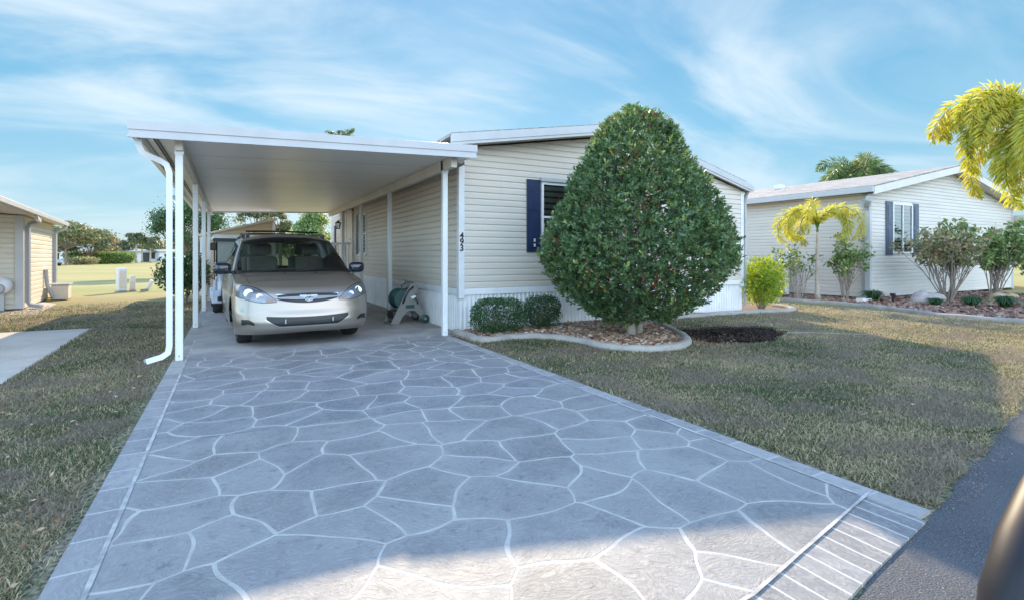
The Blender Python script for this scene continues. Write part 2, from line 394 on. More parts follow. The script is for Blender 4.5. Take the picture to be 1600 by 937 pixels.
M['hibiscus'] = leafmat('shrub_leaves', [(0.06, 0.13, 0.04), (0.14, 0.24, 0.06), (0.29, 0.37, 0.11), (0.50, 0.48, 0.22)], 0.4, 0.45)
M['faded'] = leafmat('sunbleached_leaves', [(0.10, 0.15, 0.06), (0.26, 0.28, 0.12), (0.48, 0.42, 0.22), (0.45, 0.24, 0.14)], 0.45, 0.45)
M['liriope'] = leafmat('border_grass_leaves', [(0.020, 0.06, 0.02), (0.05, 0.11, 0.035), (0.10, 0.17, 0.06)], 0.3, 0.4)
M['berry'] = simple('red_berries', (0.45, 0.03, 0.015), 0.3)
M['pebble'] = leafmat('river_pebbles', [(0.10, 0.045, 0.03), (0.22, 0.11, 0.065), (0.33, 0.19, 0.11), (0.44, 0.31, 0.22), (0.56, 0.50, 0.44)], 0.0, 0.6)
M['chips'] = leafmat('red_brown_mulch_chips', [(0.13, 0.06, 0.04), (0.24, 0.13, 0.09), (0.34, 0.25, 0.19)], 0.0, 0.8)
M['clod'] = leafmat('dark_soil_clods', [(0.008, 0.006, 0.005), (0.03, 0.02, 0.015), (0.10, 0.065, 0.04)], 0.0, 1.0)
M['thatch'] = simple('pebble_bed_base', (0.17, 0.11, 0.08), 0.95, 0, 0.4, 25, 0.8, 50)

# ------------------------------------------------------------------ mesh helpers
class MB:
    def __init__(s): s.v = []; s.f = []
    def add(s, vs, fs):
        o = len(s.v); s.v += [tuple(v) for v in vs]; s.f += [tuple(i + o for i in f) for f in fs]; return s
    def box(s, x0, x1, y0, y1, z0, z1):
        return s.add([(x0,y0,z0),(x1,y0,z0),(x1,y1,z0),(x0,y1,z0),(x0,y0,z1),(x1,y0,z1),(x1,y1,z1),(x0,y1,z1)],
                     [(0,3,2,1),(4,5,6,7),(0,1,5,4),(1,2,6,5),(2,3,7,6),(3,0,4,7)])
    def prism(s, poly, z0, z1, axis='z'):
        n = len(poly)
        def P(a, b, c): return {'z': (a, b, c), 'x': (c, a, b), 'y': (a, c, b)}[axis]
        vs = [P(a, b, z0) for a, b in poly] + [P(a, b, z1) for a, b in poly]
        fs = [tuple(range(n - 1, -1, -1)), tuple(range(n, 2 * n))] + [(i, (i + 1) % n, n + (i + 1) % n, n + i) for i in range(n)]
        return s.add(vs, fs)
    def tube(s, pts, r, n=8, cap=True, flat=None):
        pts = [Vector(p) for p in pts]; k = len(pts)
        rs = r if isinstance(r, (list, tuple)) else [r] * k
        rings = []; up = None
        for i in range(k):
            d = (pts[min(i + 1, k - 1)] - pts[max(i - 1, 0)]).normalized()
            if up is None:
                a = Vector((0, 0, 1)) if abs(d.z) < 0.9 else Vector((0, 1, 0))
                up = (a - d * a.dot(d)).normalized()
            else: up = (up - d * up.dot(d)).normalized()
            sd = d.cross(up)
            ring = []
            for j in range(n):
                th = 2 * math.pi * (j + (0.5 if flat else 0)) / n
                ca, sa = math.cos(th), math.sin(th)
                if flat: ca *= flat[0] * 1.414; sa *= flat[1] * 1.414; q = up * ca + sd * sa
                else: q = (up * ca + sd * sa) * rs[i]
                ring.append(pts[i] + q)
            rings.append(ring)
        vs = [v for rr in rings for v in rr]; fs = []
        for i in range(k - 1):
            for j in range(n):
                a, b_ = i * n + j, i * n + (j + 1) % n
                fs.append((a, b_, b_ + n, a + n))
        if cap: fs += [tuple(range(n - 1, -1, -1)), tuple(range((k - 1) * n, k * n))]
        return s.add(vs, fs)
    def lathe(s, prof, n=24, axis='z', c=(0, 0, 0)):
        vs = []; k = len(prof)
        for r, h in prof:
            for j in range(n):
                th = 2 * math.pi * j / n; a, b_ = r * math.cos(th), r * math.sin(th)
                p = {'z': (a, b_, h), 'x': (h, a, b_), 'y': (a, h, b_)}[axis]
                vs.append((p[0] + c[0], p[1] + c[1], p[2] + c[2]))
        fs = [(i * n + j, i * n + (j + 1) % n, (i + 1) * n + (j + 1) % n, (i + 1) * n + j) for i in range(k - 1) for j in range(n)]
        return s.add(vs, fs)
    def grid(s, fn, us, vs_):
        o = [fn(u, v) for v in vs_ for u in us]; nu = len(us)
        return s.add(o, [(j * nu + i, j * nu + i + 1, (j + 1) * nu + i + 1, (j + 1) * nu + i) for j in range(len(vs_) - 1) for i in range(nu - 1)])
    def strip(s, a, b_):
        n = len(a); return s.add(list(a) + list(b_), [(i, i + 1, n + i + 1, n + i) for i in range(n - 1)])
    def build(s, name, mat, parent=None, smooth=False, bevel=0, local=False, solid=0):
        me = bpy.data.meshes.new(name)
        vs = s.v
        rt = parent
        while rt is not None and rt.parent is not None: rt = rt.parent
        if parent is not None and not local and not rt.get('_loc'):
            r = parent
            off = Vector((0, 0, 0))
            while r is not None: off += r.location; r = r.parent
            vs = [(v[0] - off.x, v[1] - off.y, v[2] - off.z) for v in vs]
        me.from_pydata(vs, [], s.f); me.update()
        o = bpy.data.objects.new(name, me); C.objects.link(o)
        if mat: me.materials.append(mat)
        if parent is not None: o.parent = parent
        if smooth:
            me.polygons.foreach_set('use_smooth', [True] * len(me.polygons))
            if smooth is not True:
                me.set_sharp_from_angle(angle=R(smooth))
        if solid:
            m_ = o.modifiers.new('s', 'SOLIDIFY'); m_.thickness = solid; m_.offset = -1
        if bevel:
            m_ = o.modifiers.new('b', 'BEVEL'); m_.width = bevel; m_.segments = 2; m_.limit_method = 'ANGLE'
        return o
def tag(o, label=None, cat=None, group=None, kind=None):
    if label: o['label'] = label
    if cat: o['category'] = cat
    if group: o['group'] = group
    if kind: o['kind'] = kind
    return o
def thing(name, loc, label, cat, group=None, rz=0):
    o = bpy.data.objects.new(name, None); o.location = loc; o.rotation_euler = (0, 0, rz); o.empty_display_size = 0.2
    C.objects.link(o); return tag(o, label, cat, group)
def dup(root, loc=None, rz=None, label=None):
    c = root.copy(); C.objects.link(c)
    if loc is not None: c.location = loc
    if rz is not None: c.rotation_euler[2] = rz
    if label: c['label'] = label
    for ch in root.children:
        d = ch.copy(); C.objects.link(d); d.parent = c
        for g in ch.children:
            e_ = g.copy(); C.objects.link(e_); e_.parent = d
    return c
def arrays(name, V, nper, mat, parent=None, rnd=None, smooth=False):
    """V: (N,nper,3) array; one polygon per row. Coordinates local to parent."""
    N = V.shape[0]; me = bpy.data.meshes.new(name)
    me.vertices.add(N * nper); me.vertices.foreach_set('co', V.reshape(-1).astype(np.float32))
    me.loops.add(N * nper); me.loops.foreach_set('vertex_index', np.arange(N * nper, dtype=np.int32))
    me.polygons.add(N); me.polygons.foreach_set('loop_start', np.arange(0, N * nper, nper, dtype=np.int32))
    me.update(calc_edges=True)
    if rnd is not None:
        a = me.attributes.new('rnd', 'FLOAT', 'FACE'); a.data.foreach_set('value', rnd.astype(np.float32))
    me.materials.append(mat)
    o = bpy.data.objects.new(name, me); C.objects.link(o)
    if parent is not None: o.parent = parent
    return o
def unit(a): return a / np.maximum(np.linalg.norm(a, axis=-1, keepdims=True), 1e-9)
def leaves(P, D, L, W, seed=0, roll=None, fold=0.0):
    """P centres (N,3), D leaf axis (N,3); returns quads: base, side, tip, side"""
    r = np.random.default_rng(seed); N = len(P); D = unit(D)
    q = unit(r.normal(size=(N, 3)) if roll is None else roll)
    S = unit(np.cross(D, q)); L = np.broadcast_to(L, (N,))[:, None]; W = np.broadcast_to(W, (N,))[:, None]
    nrm = np.cross(D, S)
    return np.stack([P - D * L * .5, P + S * W * .5 - D * L * .05, P + D * L * .5, P - S * W * .5 - D * L * .05], 1)

# ================================================================== SETTING
def struct(o, kind='structure'): o['kind'] = kind; return o
# ground sheet to the horizon, finer near the camera
g = MB(); g.v = [(-1500,-1500,0),(1500,-1500,0),(1500,1500,0),(-1500,1500,0)]; g.f = [(0,1,2,3)]
struct(g.build('ground', M['lawn']))
def road_y(x): return 0.80 + 0.165 * x + 0.010 * max(0, x - 3) ** 1.5 + 0.012 * math.sin(x * 5.1) + 0.008 * math.sin(x * 13.7)
xs = [-40, -20, -10, -5, -3] + [(-2 + i * 0.08) for i in range(140)] + [10, 13, 20, 40]
st = MB().strip([(x, -9, 0.004) for x in xs], [(x, road_y(min(x, 9.5)), 0.004) for x in xs]); struct(st.build('road', M['asphalt']))
# driveway: flagstone field, border bands, soldier course
XL, XR = -0.66, 3.22
def slab(name, poly, z, mat, zb=-0.05):
    return struct(MB().prism(poly, zb, z).build(name, mat))
slab('driveway', [(XL + .15, 1.20), (1.80, 1.33), (XR - .14, 1.60), (XR - .14, 20.5), (XL + .15, 20.5)], 0.020, M['flag'])
slab('driveway_border', [(XL, 0.9), (XL + .15, 0.92), (XL + .15, 20.5), (XL, 20.5)], 0.020, M['border'])
slab('driveway_border', [(XR - .14, 1.33), (XR, 1.335), (XR, 8.12), (3.50, 8.44), (3.50, 20.5), (XR - .14, 20.5)], 0.020, M['border'])
def ry(x): return road_y(x)
pts = [(x, 1.2 + (x + .5) * 0.108 + (0.03 if x > 1.8 else 0)) for x in (-.5, 0.5, 1.8, 2.4, XR - .14)]
low = [(x, ry(x) - 0.005) for x in (XR - .14, 2.4, 1.8, 0.5, -.5)]
slab('driveway_apron', [(-.51, 1.19), (1.8, 1.335), (XR - .14, 1.59)] + low, 0.016, M['soldier'])
gl = MB()
def line_strip(a, b_, w, z):
    a = Vector((*a, z)); b_ = Vector((*b_, z)); d = (b_ - a).normalized(); s_ = Vector((-d.y, d.x, 0)) * w / 2
    k = max(2, int((b_ - a).length / 0.15))
    A = []; B = []
    for i in range(k + 1):
        q = a.lerp(b_, i / k); ww = 1 + 0.12 * math.sin(i * 1.7) + 0.08 * math.sin(i * 4.1)
        A.append(q + s_ * ww); B.append(q - s_ * ww)
    gl.strip(A, B)
line_strip((XL + .155, 1.0), (XL + .155, 9.6), 0.022, 0.0235)
line_strip((XR - .14, 1.62), (XR - .14, 8.0), 0.020, 0.0235)
line_strip((-.5, 1.195), (1.8, 1.335), 0.016, 0.0235); line_strip((1.8, 1.335), (XR - .02, 1.61), 0.016, 0.0235)
struct(gl.build('driveway_joint_line', M['grout']))
# neighbour's drive at the left, small pad beside its shed
slab('neighbour_driveway', [(-9, 1.5), (-2.05, 1.5), (-2.1, 7.1), (-2.25, 12.1), (-9, 12.4)], 0.022, M['ndrive'])
slab('concrete_pad', [(-9, 13.9), (-4.2, 13.6), (-3.95, 15.6), (-4.3, 18.8), (-6, 22), (-9, 22)], 0.018, M['pad'])
# dark soil patch, uneven outline
ps = []
for i in range(60):
    a = 2 * math.pi * i / 60; rr = 1 + 0.10 * math.sin(3 * a + 1) + 0.07 * math.sin(7 * a) + 0.05 * math.sin(13 * a + 2)
    ps.append((7.45 + 1.22 * rr * math.cos(a) * 0.95 , 6.0 + 0.75 * rr * math.sin(a)))
def mound(name, poly, h, mat, cz=0.0, kind='structure'):
    cx = sum(p[0] for p in poly) / len(poly); cy = sum(p[1] for p in poly) / len(poly); n = len(poly); m = MB()
    rings = [(1, 0), (0.93, 0.5), (0.8, 0.8), (0.55, 0.95), (0.25, 1.0), (0.02, 1.0)]
    for k, (s_, hh) in enumerate(rings):
        m.v += [(cx + (x - cx) * s_, cy + (y - cy) * s_, cz + 0.004 + h * hh * (1 + 0.12 * math.sin(9 * x * s_) * math.cos(8 * y * s_))) for x, y in poly]
    m.f = [(k * n + i, k * n + (i + 1) % n, (k + 1) * n + (i + 1) % n, (k + 1) * n + i) for k in range(len(rings) - 1) for i in range(n)]
    m.f.append(tuple(range((len(rings) - 1) * n, len(rings) * n)))
    return struct(m.build(name, mat, smooth=True), kind)
mound('soil_patch', ps, 0.045, M['soil'])

EYE_BED = None

# ------------------------------------------------------------------ shared building helpers
def clap(mb, a, b_, z0, z1, step=0.114, off=0.0, top=None, thick=0.020, nrm=None):
    """lap siding from ground-plan point a to b, facing the right-hand side of a->b ... nrm gives outward normal"""
    a = Vector((a[0], a[1], 0)); b_ = Vector((b_[0], b_[1], 0)); n = Vector((nrm[0], nrm[1], 0)).normalized()
    L = (b_ - a).length; d = (b_ - a).normalized()
    z = z0
    while z < z1 - 1e-4:
        zt = min(z + step, z1)
        def span(zq):
            # horizontal extent at height zq under a sloped top line top(t)->z
            if top is None: return 0.0, L
            ts = [i * L / 200 for i in range(201)]; ok = [t_ for t_ in ts if top(t_) >= zq - 1e-6]
            return (min(ok), max(ok)) if ok else None
        s0, s1 = span(z + 1e-3), span(zt)
        if s0 is None: break
        if s1 is None: s1 = ((s0[0] + s0[1]) / 2, (s0[0] + s0[1]) / 2)
        p0 = a + d * s0[0] + n * thick; p1 = a + d * s0[1] + n * thick
        q0 = a + d * s1[0] + n * 0.002; q1 = a + d * s1[1] + n * 0.002
        r0 = a + d * s0[0]; r1 = a + d * s0[1]
        f_ = 0.66; zm = z + (zt - z) * f_
        k0 = p0.lerp(q0, f_) + n * thick * .45; k1 = p1.lerp(q1, f_) + n * thick * .45
        mb.add([(p0.x, p0.y, z), (p1.x, p1.y, z), (k1.x, k1.y, zm), (k0.x, k0.y, zm), (q1.x, q1.y, zt), (q0.x, q0.y, zt)], [(0, 1, 2, 3), (3, 2, 4, 5)])
        mb.add([(r0.x, r0.y, z), (r1.x, r1.y, z), (p1.x, p1.y, z), (p0.x, p0.y, z)], [(0, 1, 2, 3)])
        z = zt
def ribs(mb, a, b_, z0, z1, nrm, step=0.085, depth=0.014, backing=True):
    a = Vector((a[0], a[1], 0)); b_ = Vector((b_[0], b_[1], 0)); n = Vector((nrm[0], nrm[1], 0)).normalized(); d = (b_ - a).normalized(); L = (b_ - a).length
    t_ = 0; A = []; B = []
    while t_ < L:
        for f, h in ((0, 0), (0.18, 1), (0.5, 1), (0.68, 0)):
            tt = min(L, t_ + f * step); q = a + d * tt + n * (h * depth)
            A.append((q.x, q.y, z0)); B.append((q.x, q.y, z1))
        t_ += step
    q = b_; A.append((q.x, q.y, z0)); B.append((q.x, q.y, z1)); mb.strip(A, B)

# ================================================================== THE HOUSE
HX0, HX1, HY0, HY1 = 3.53, 10.99, 8.43, 21.6
RX = 7.26
EZL, EZR, RZ = 3.24, 2.93, 3.86      # soffit heights at left wall, right wall, ridge (front gable underside)
house = thing('manufactured_house', ((HX0 + HX1) / 2, (HY0 + HY1) / 2, 0), 'beige vinyl sided house with white skirting, navy shutter and the number 493', 'house')
def gtop(t_):
    x = HX0 + t_
    return EZL + (RZ - EZL) * (x - HX0) / (RX - HX0) if x < RX else RZ + (EZR - RZ) * (x - RX) / (HX1 - RX)
w = MB()
clap(w, (HX0, HY0), (HX1, HY0), 0.78, 4.0, top=gtop, nrm=(0, -1))
clap(w, (HX0, HY0), (HX0, HY1), 0.78, 2.98, nrm=(-1, 0))
clap(w, (HX1, HY0), (HX1, HY1), 0.78, 2.9, nrm=(1, 0))
w.add([(HX0, HY1, 0), (HX1, HY1, 0), (HX1, HY1, EZR), (RX, HY1, RZ), (HX0, HY1, EZL)], [(0, 1, 2, 3, 4)])
wall = w.build('wall', M['siding'], house)
sk = MB()
ribs(sk, (HX0 + .01, HY0 + .02), (HX1 - .01, HY0 + .02), 0.0, 0.66, (0, -1))
ribs(sk, (HX0 + .02, HY0 + .01), (HX0 + .02, HY1), 0.0, 0.66, (-1, 0))
ribs(sk, (HX1 - .02, HY0 + .01), (HX1 - .02, HY1), 0.0, 0.66, (1, 0))
sk.build('skirting', M['vinylwhite'], house)
bd = MB()
bd.box(HX0 - .012, HX1 + .012, HY0 - .022, HY0 + .03, 0.66, 0.775)
bd.box(HX0 - .022, HX0 + .03, HY0 + .031, HY1, 0.66, 0.775)
bd.box(HX1 - .03, HX1 + .022, HY0 + .031, HY1, 0.66, 0.775)
bd.build('skirting_band', M['vinylwhite'], house, bevel=0.004)
for (x0, x1, y0, y1, z1) in ((HX0 - .026, HX0 + .085, HY0 - .026, HY0 + .085, 3.2), (HX1 - .085, HX1 + .026, HY0 - .026, HY0 + .085, 2.92), (HX0 - .026, HX0 + .06, HY1 - .05, HY1 + .02, 2.95)):
    MB().box(x0, x1, y0, y1, 0.60, z1).build('corner_trim', M['post'], house, bevel=0.006)
# roof: two slopes with shingles, front rake board and soffit, eave gutters
FY0 = HY0 - 0.42
OV = 0.14
FYR = HY0 - 0.14     # the right slope stops short of the left one
def rz(x):   # roof top surface
    sl, sr = (RZ - EZL) / (RX - HX0), (EZR - RZ) / (HX1 - RX)
    return (RZ + 0.20) - (RX - x) * sl if x < RX else (RZ + 0.20) + (x - RX) * sr
roof = MB()
LX, RXX = HX0 - 0.33, HX1 + OV
FYL = FY0
for xa, xb in ((LX, RX), (RX, RXX)):
    FY0 = FYL if xa == LX else FYR
    roof.add([(xa, FY0, rz(xa)), (xb, FY0, rz(xb)), (xb, HY1 + .3, rz(xb)), (xa, HY1 + .3, rz(xa)),
              (xa, FY0, rz(xa) - .05), (xb, FY0, rz(xb) - .05), (xb, HY1 + .3, rz(xb) - .05), (xa, HY1 + .3, rz(xa) - .05)],
             [(0,1,2,3),(7,6,5,4),(0,4,5,1),(3,2,6,7),(0,3,7,4),(1,5,6,2)])
rf = roof.build('roof', M['shingle'], house)
tabs = MB()   # shingle butt edges along the rake, so that the edge is not a clean line
x = LX
while x < RXX - .2:
    wdt = 0.2 + 0.06 * random.random(); z0 = rz(x) + 0.001; z1 = rz(x + wdt) + 0.001
    FY0 = FYL if x < RX else FYR
    tabs.add([(x, FY0 - .02, z0), (x + wdt, FY0 - .02, z1 + .004), (x + wdt, FY0 + .5, z1 + .004), (x, FY0 + .5, z0), (x, FY0 - .02, z0 - .014), (x + wdt, FY0 - .02, z1 - .010)], [(0, 1, 2, 3), (4, 5, 1, 0)]); x += wdt + 0.004
tabs.build('shingle_edge', M['shingle'], rf)
rk = MB()
for xa, xb in ((LX, RX), (RX, RXX)):
    for (dz0, dz1, yo) in ((-.012, -.150, -.024), (-.152, -.20, -.012)):
        FY0 = FYL if xa == LX else FYR; za, zb_ = rz(xa), rz(xb); y0, y1 = FY0 + yo, FY0 + .02
        rk.add([(xa, y0, za + dz1), (xb, y0, zb_ + dz1), (xb, y0, zb_ + dz0), (xa, y0, za + dz0), (xa, y1, za + dz1), (xb, y1, zb_ + dz1), (xb, y1, zb_ + dz0), (xa, y1, za + dz0)],
               [(0,1,2,3),(7,6,5,4),(0,4,5,1),(3,2,6,7),(0,3,7,4),(1,5,6,2)])
rk.build('rake_board', M['white'], rf)
so = MB()
for xa, xb in ((LX, RX), (RX, RXX)):
    FY0 = FYL if xa == LX else FYR
    so.add([(xa, FY0 + .01, rz(xa) - .17), (xb, FY0 + .01, rz(xb) - .17), (xb, HY0, rz(xb) - .17), (xa, HY0, rz(xa) - .17)], [(0, 1, 2, 3)])
so.add([(HX1, HY0, EZR - .01), (RXX, HY0, EZR - .01 - 0.02), (RXX, HY1, EZR - .03), (HX1, HY1, EZR - .01)], [(0, 1, 2, 3)])
so.build('soffit', M['soffit'], rf)
FY0 = FYR
gt = MB()
gt.box(RXX - .01, RXX + .09, FY0 - .02, HY1 + .2, rz(RXX) - .17, rz(RXX) - .04)
gt.build('gutter', M['white'], rf, bevel=0.01)
MB().tube([(RXX + .03, FY0 + .12, rz(RXX) - .16), (RXX + .02, FY0 + .16, rz(RXX) - .26), (HX1 + .09, HY0 - .03, 2.72), (HX1 + .07, HY0 - .01, 2.6), (HX1 + .07, HY0 - .01, 0.12)], .03, 4, flat=(.036, .028)).build('downspout', M['white'], rf)

# front window behind the holly: frame, panes, blinds, shutters
def panel_shutter(x0, x1, z0, z1, y, mat, parent, name='shutter'):
    m = MB(); m.box(x0, x1, y - .03, y, z0, z1)
    zm = z0 + (z1 - z0) * 0.53
    for a, b_ in ((z0 + .09, zm - .04), (zm + .04, z1 - .09)):
        m.box(x0 + .055, x1 - .055, y - .036, y - .029, a, b_); m.box(x0 + .085, x1 - .085, y - .044, y - .035, a + .03, b_ - .03)
    return m.build(name, mat, parent, bevel=0.004)
WY = HY0 - .018
sh = panel_shutter(4.875, 5.175, 1.42, 2.79, WY, M['shutter'], house)
for zc in (1.55, 1.645):
    tl = MB().box(4.985, 5.065, WY - .052, WY - .045, zc - .04, zc + .04).build('ornament_tile', M['black'], sh)
    tl_v = [(4.998, .026), (5.052, .026), (5.052, .018), (5.030, 0), (5.052, -.018), (5.052, -.026), (4.998, -.026), (4.998, -.018), (5.020, 0), (4.998, .018)]
    hg = MB(); hg.prism([(x_, zc + z_) for x_, z_ in tl_v], WY - .056, WY - .0525, 'y'); hg.v = [(v[0], v[1], v[2]) for v in hg.v]; hg.build('ornament_mark', M['vinylwhite'], sh)
panel_shutter(6.30, 6.60, 1.42, 2.79, WY, M['shutter'], house)
win = MB(); wx0, wx1, wz0, wz1 = 5.20, 6.27, 1.42, 2.76
for a in ((wx0, wx0 + .045, wz0, wz1), (wx1 - .045, wx1, wz0, wz1), (wx0 + .045, wx1 - .045, wz0, wz0 + .05), (wx0 + .045, wx1 - .045, wz1 - .05, wz1), (wx0 + .045, wx1 - .045, 2.07, 2.11)):
    win.box(a[0], a[1], WY - .03, WY + .03, a[2], a[3])
wf = win.build('window', M['vinylwhite'], house, bevel=0.003)
MB().box(wx0 - .03, wx1 + .03, WY - .07, WY - .002, wz1 + .005, wz1 + .075).build('window_header_track', M['white'], wf, bevel=0.004)
MB().box(wx0 - .03, wx1 + .03, WY - .06, WY - .002, wz0 - .04, wz0 - .004).build('sill', M['vinylwhite'], wf, bevel=0.004)
MB().box(wx0 + .04, wx1 - .04, WY - .004, WY + .002, wz0 + .04, wz1 - .04).build('pane', M['glass'], wf)
MB().add([(wx0, WY + .09, wz0), (wx1, WY + .09, wz0), (wx1, WY + .09, wz1), (wx0, WY + .09, wz1)], [(0, 1, 2, 3)]).build('dark_room_behind', M['black'], wf)
bl = MB(); z = 2.13
while z < wz1 - .06:
    bl.add([(wx0 + .06, WY + .012, z), (wx1 - .06, WY + .012, z), (wx1 - .06, WY + .045, z + .022), (wx0 + .06, WY + .045, z + .022)], [(0, 1, 2, 3)]); z += 0.046
bl.add([(wx0 + .5, WY + .008, 2.12), (wx0 + .52, WY + .008, 2.12), (wx0 + .52, WY + .008, 2.7), (wx0 + .5, WY + .008, 2.7)], [(0, 1, 2, 3)])
bl.build('blind', M['vinylwhite'], wf)

# side wall window and door under the carport
def side_window(y0, y1, z0, z1, blinds=True):
    X = HX0 - .018; m = MB()
    for a in ((y0, y0 + .05, z0, z1), (y1 - .05, y1, z0, z1), (y0 + .05, y1 - .05, z0, z0 + .05), (y0 + .05, y1 - .05, z1 - .05, z1), (y0 + .05, y1 - .05, (z0 + z1) / 2 - .02, (z0 + z1) / 2 + .02)):
        m.box(X - .03, X + .03, a[0], a[1], a[2], a[3])
    f = m.build('window', M['vinylwhite'], house, bevel=0.003)
    MB().box(X - .004, X + .002, y0 + .04, y1 - .04, z0 + .04, z1 - .04).build('pane', M['glass'], f)
    MB().box(X - .06, X - .002, y0 - .03, y1 + .03, z0 - .05, z0 - .003).build('sill', M['vinylwhite'], f)
    b2 = MB(); zb = (z0 + z1) / 2 + .03
    b2.add([(X + .05, y0, z0), (X + .05, y1, z0), (X + .05, y1, z1), (X + .05, y0, z1)], [(0, 1, 2, 3)]); b2.build('dark_room_behind', M['black'], f)
    if blinds:
        b3 = MB(); k = 9
        for i in range(k):
            yy_ = y0 + .07 + (y1 - y0 - .14) * i / k
            b3.box(X + .012, X + .018, yy_, yy_ + (y1 - y0 - .14) / k * .72, z0 + .6, z1 - .06)
        b3.build('blind', M['vinylwhite'], f)
    return f
side_window(15.45, 16.45, 1.40, 2.62)
MB().box(HX0 - .05, HX0 - .02, 16.50, 16.80, 1.38, 2.64).build('shutter', M['shutter'], house, bevel=0.004)
MB().box(HX0 - .05, HX0 - .02, 20.5, 20.8, 1.5, 2.5).build('shutter', M['shutter'], house, bevel=0.004)
dr = MB().box(HX0 - .05, HX0 - .014, 17.45, 18.35, 0.84, 2.82).build('door', M['soffit'], house, bevel=0.004)
df = MB()
for a in ((17.33, 17.448, .80, 2.92), (18.352, 18.47, .80, 2.92), (17.33, 18.47, 2.825, 2.94)): df.box(HX0 - .07, HX0 - .013, *a)
df.build('door_frame', M['vinylwhite'], dr, bevel=0.004)
MB().lathe([(0.0, -.13), (.03, -.125), (.034, -.10), (.015, -.09), (.015, -.04)], 12, 'x', (HX0 + .0, 17.55, 1.76)).build('door_knob', M['chrome'], dr, smooth=True)
MB().lathe([(0.0, -.10), (.024, -.10), (.024, -.04)], 12, 'x', (HX0 + .0, 17.55, 1.90)).build('deadbolt', M['chrome'], dr)
# carriage lamp on the wall
lm = MB(); LY, LZ, LXp = 19.0, 2.45, HX0 - .02
lm.box(LXp - .03, LXp, LY - .06, LY + .06, LZ - .1, LZ + .14); lm.tube([(LXp - .02, LY, LZ + .08), (LXp - .10, LY, LZ + .17), (LXp - .19, LY, LZ + .13)], .012, 6)
lm.lathe([(0.0, .18), (.03, .15), (.11, .08), (.10, .07), (0, .07)], 6, 'z', (LXp - .19, LY, LZ - .02))
for k in range(6):
    a = k * math.pi / 3; lm.tube([(LXp - .19 + .09 * math.cos(a), LY + .09 * math.sin(a), LZ + .05), (LXp - .19 + .06 * math.cos(a), LY + .06 * math.sin(a), LZ - .14)], .007, 4)
lm.lathe([(0, -.16), (.07, -.15), (.07, -.13), (0, -.13)], 6, 'z', (LXp - .19, LY, LZ))
lamp = lm.build('wall_lamp', M['black'], house)
MB().lathe([(.085, .05), (.055, -.13)], 6, 'z', (LXp - .19, LY, LZ)).build('lamp_glass', M['lampglass'], lamp)
# house number
for i, ch in enumerate("493"):
    cu = bpy.data.curves.new('digit', 'FONT'); cu.body = ch; cu.size = 0.155; cu.extrude = 0.003; cu.align_x = 'CENTER'; cu.align_y = 'CENTER'; cu.offset = 0.0035
    tmp = bpy.data.objects.new('tmp', cu); C.objects.link(tmp); me = bpy.data.meshes.new_from_object(tmp.evaluated_get(bpy.context.evaluated_depsgraph_get())); bpy.data.objects.remove(tmp)
    o = bpy.data.objects.new('house_number_digit', me); C.objects.link(o); me.materials.clear(); me.materials.append(M['black'])
    o.rotation_euler = (R(90), 0, 0); o.parent = house
    o.location = Vector((HX0 + .028, HY0 - .032, 1.70 - i * .108)) - house.location
# landing with railing by the door
ld = thing('entry_landing', (2.95, 18.2, 0), 'small white railed landing with steps at the side door', 'porch')
MB().box(2.45, 3.47, 17.3, 19.6, 0.02, 0.80).build('deck', M['vinylwhite'], ld)
for y_ in (17.34, 19.56):
    rl = MB(); rl.box(2.50, 3.44, y_ - .025, y_ + .025, 1.72, 1.78); rl.box(2.50, 3.44, y_ - .02, y_ + .02, .90, .94)
    for i in range(8): rl.box(2.58 + i * .11, 2.61 + i * .11, y_ - .012, y_ + .012, .94, 1.72)
    rl.build('railing', M['vinylwhite'], ld)
rl = MB(); rl.box(2.46, 2.51, 18.5, 19.56, 1.72, 1.78)
for i in range(9): rl.box(2.475, 2.50, 18.55 + i * .11, 18.58 + i * .11, .80, 1.72)
rl.build('railing', M['vinylwhite'], ld)
for (x_, y_) in ((2.49, 17.34), (2.49, 18.45), (2.49, 19.56)):
    MB().box(x_ - .05, x_ + .05, y_ - .05, y_ + .05, .80, 1.88).build('newel_post', M['vinylwhite'], ld, bevel=0.006)
for i in range(3): MB().box(2.45 - .28 * (i + 1), 2.449 - .28 * i, 17.42, 18.40, 0.02, 0.61 - .19 * i).build('step', M['vinylwhite'], ld)

# ================================================================== CARPORT
cp = thing('carport', (1.2, 13.5, 0), 'open white aluminium carport roof on slim posts over the flagstone driveway', 'carport')
CX0, CX1, CY0, CY1 = -1.05, 3.46, 7.62, 19.8
ZL, ZR = 2.80, 2.955
def cz(x): return ZL + (ZR - ZL) * (x - CX0) / (CX1 - CX0)     # underside
rp = MB()
rp.add([(CX0, CY0, cz(CX0)), (CX1, CY0, cz(CX1)), (CX1, CY1, cz(CX1)), (CX0, CY1, cz(CX0)), (CX0, CY0, cz(CX0) + .08), (CX1, CY0, cz(CX1) + .08), (CX1, CY1, cz(CX1) + .08), (CX0, CY1, cz(CX0) + .08)],
       [(3,2,1,0),(4,5,6,7),(0,1,5,4),(1,2,6,5),(2,3,7,6),(3,0,4,7)])
rp.build('roof_panel', M['ceiling'], cp)
seam = MB(); y = CY0 + 1.2
while y < CY1:
    for yo, zo in ((0, .006), (.02, .004)):
        seam.add([(CX0 + .02, y + yo, cz(CX0) - zo), (CX1 - .02, y + yo, cz(CX1) - zo), (CX1 - .02, y + yo + .008, cz(CX1) - zo), (CX0 + .02, y + yo + .008, cz(CX0) - zo)], [(0, 1, 2, 3)])
    y += 1.22
seam.build('roof_seam', M['grey'], cp)
fa = MB()
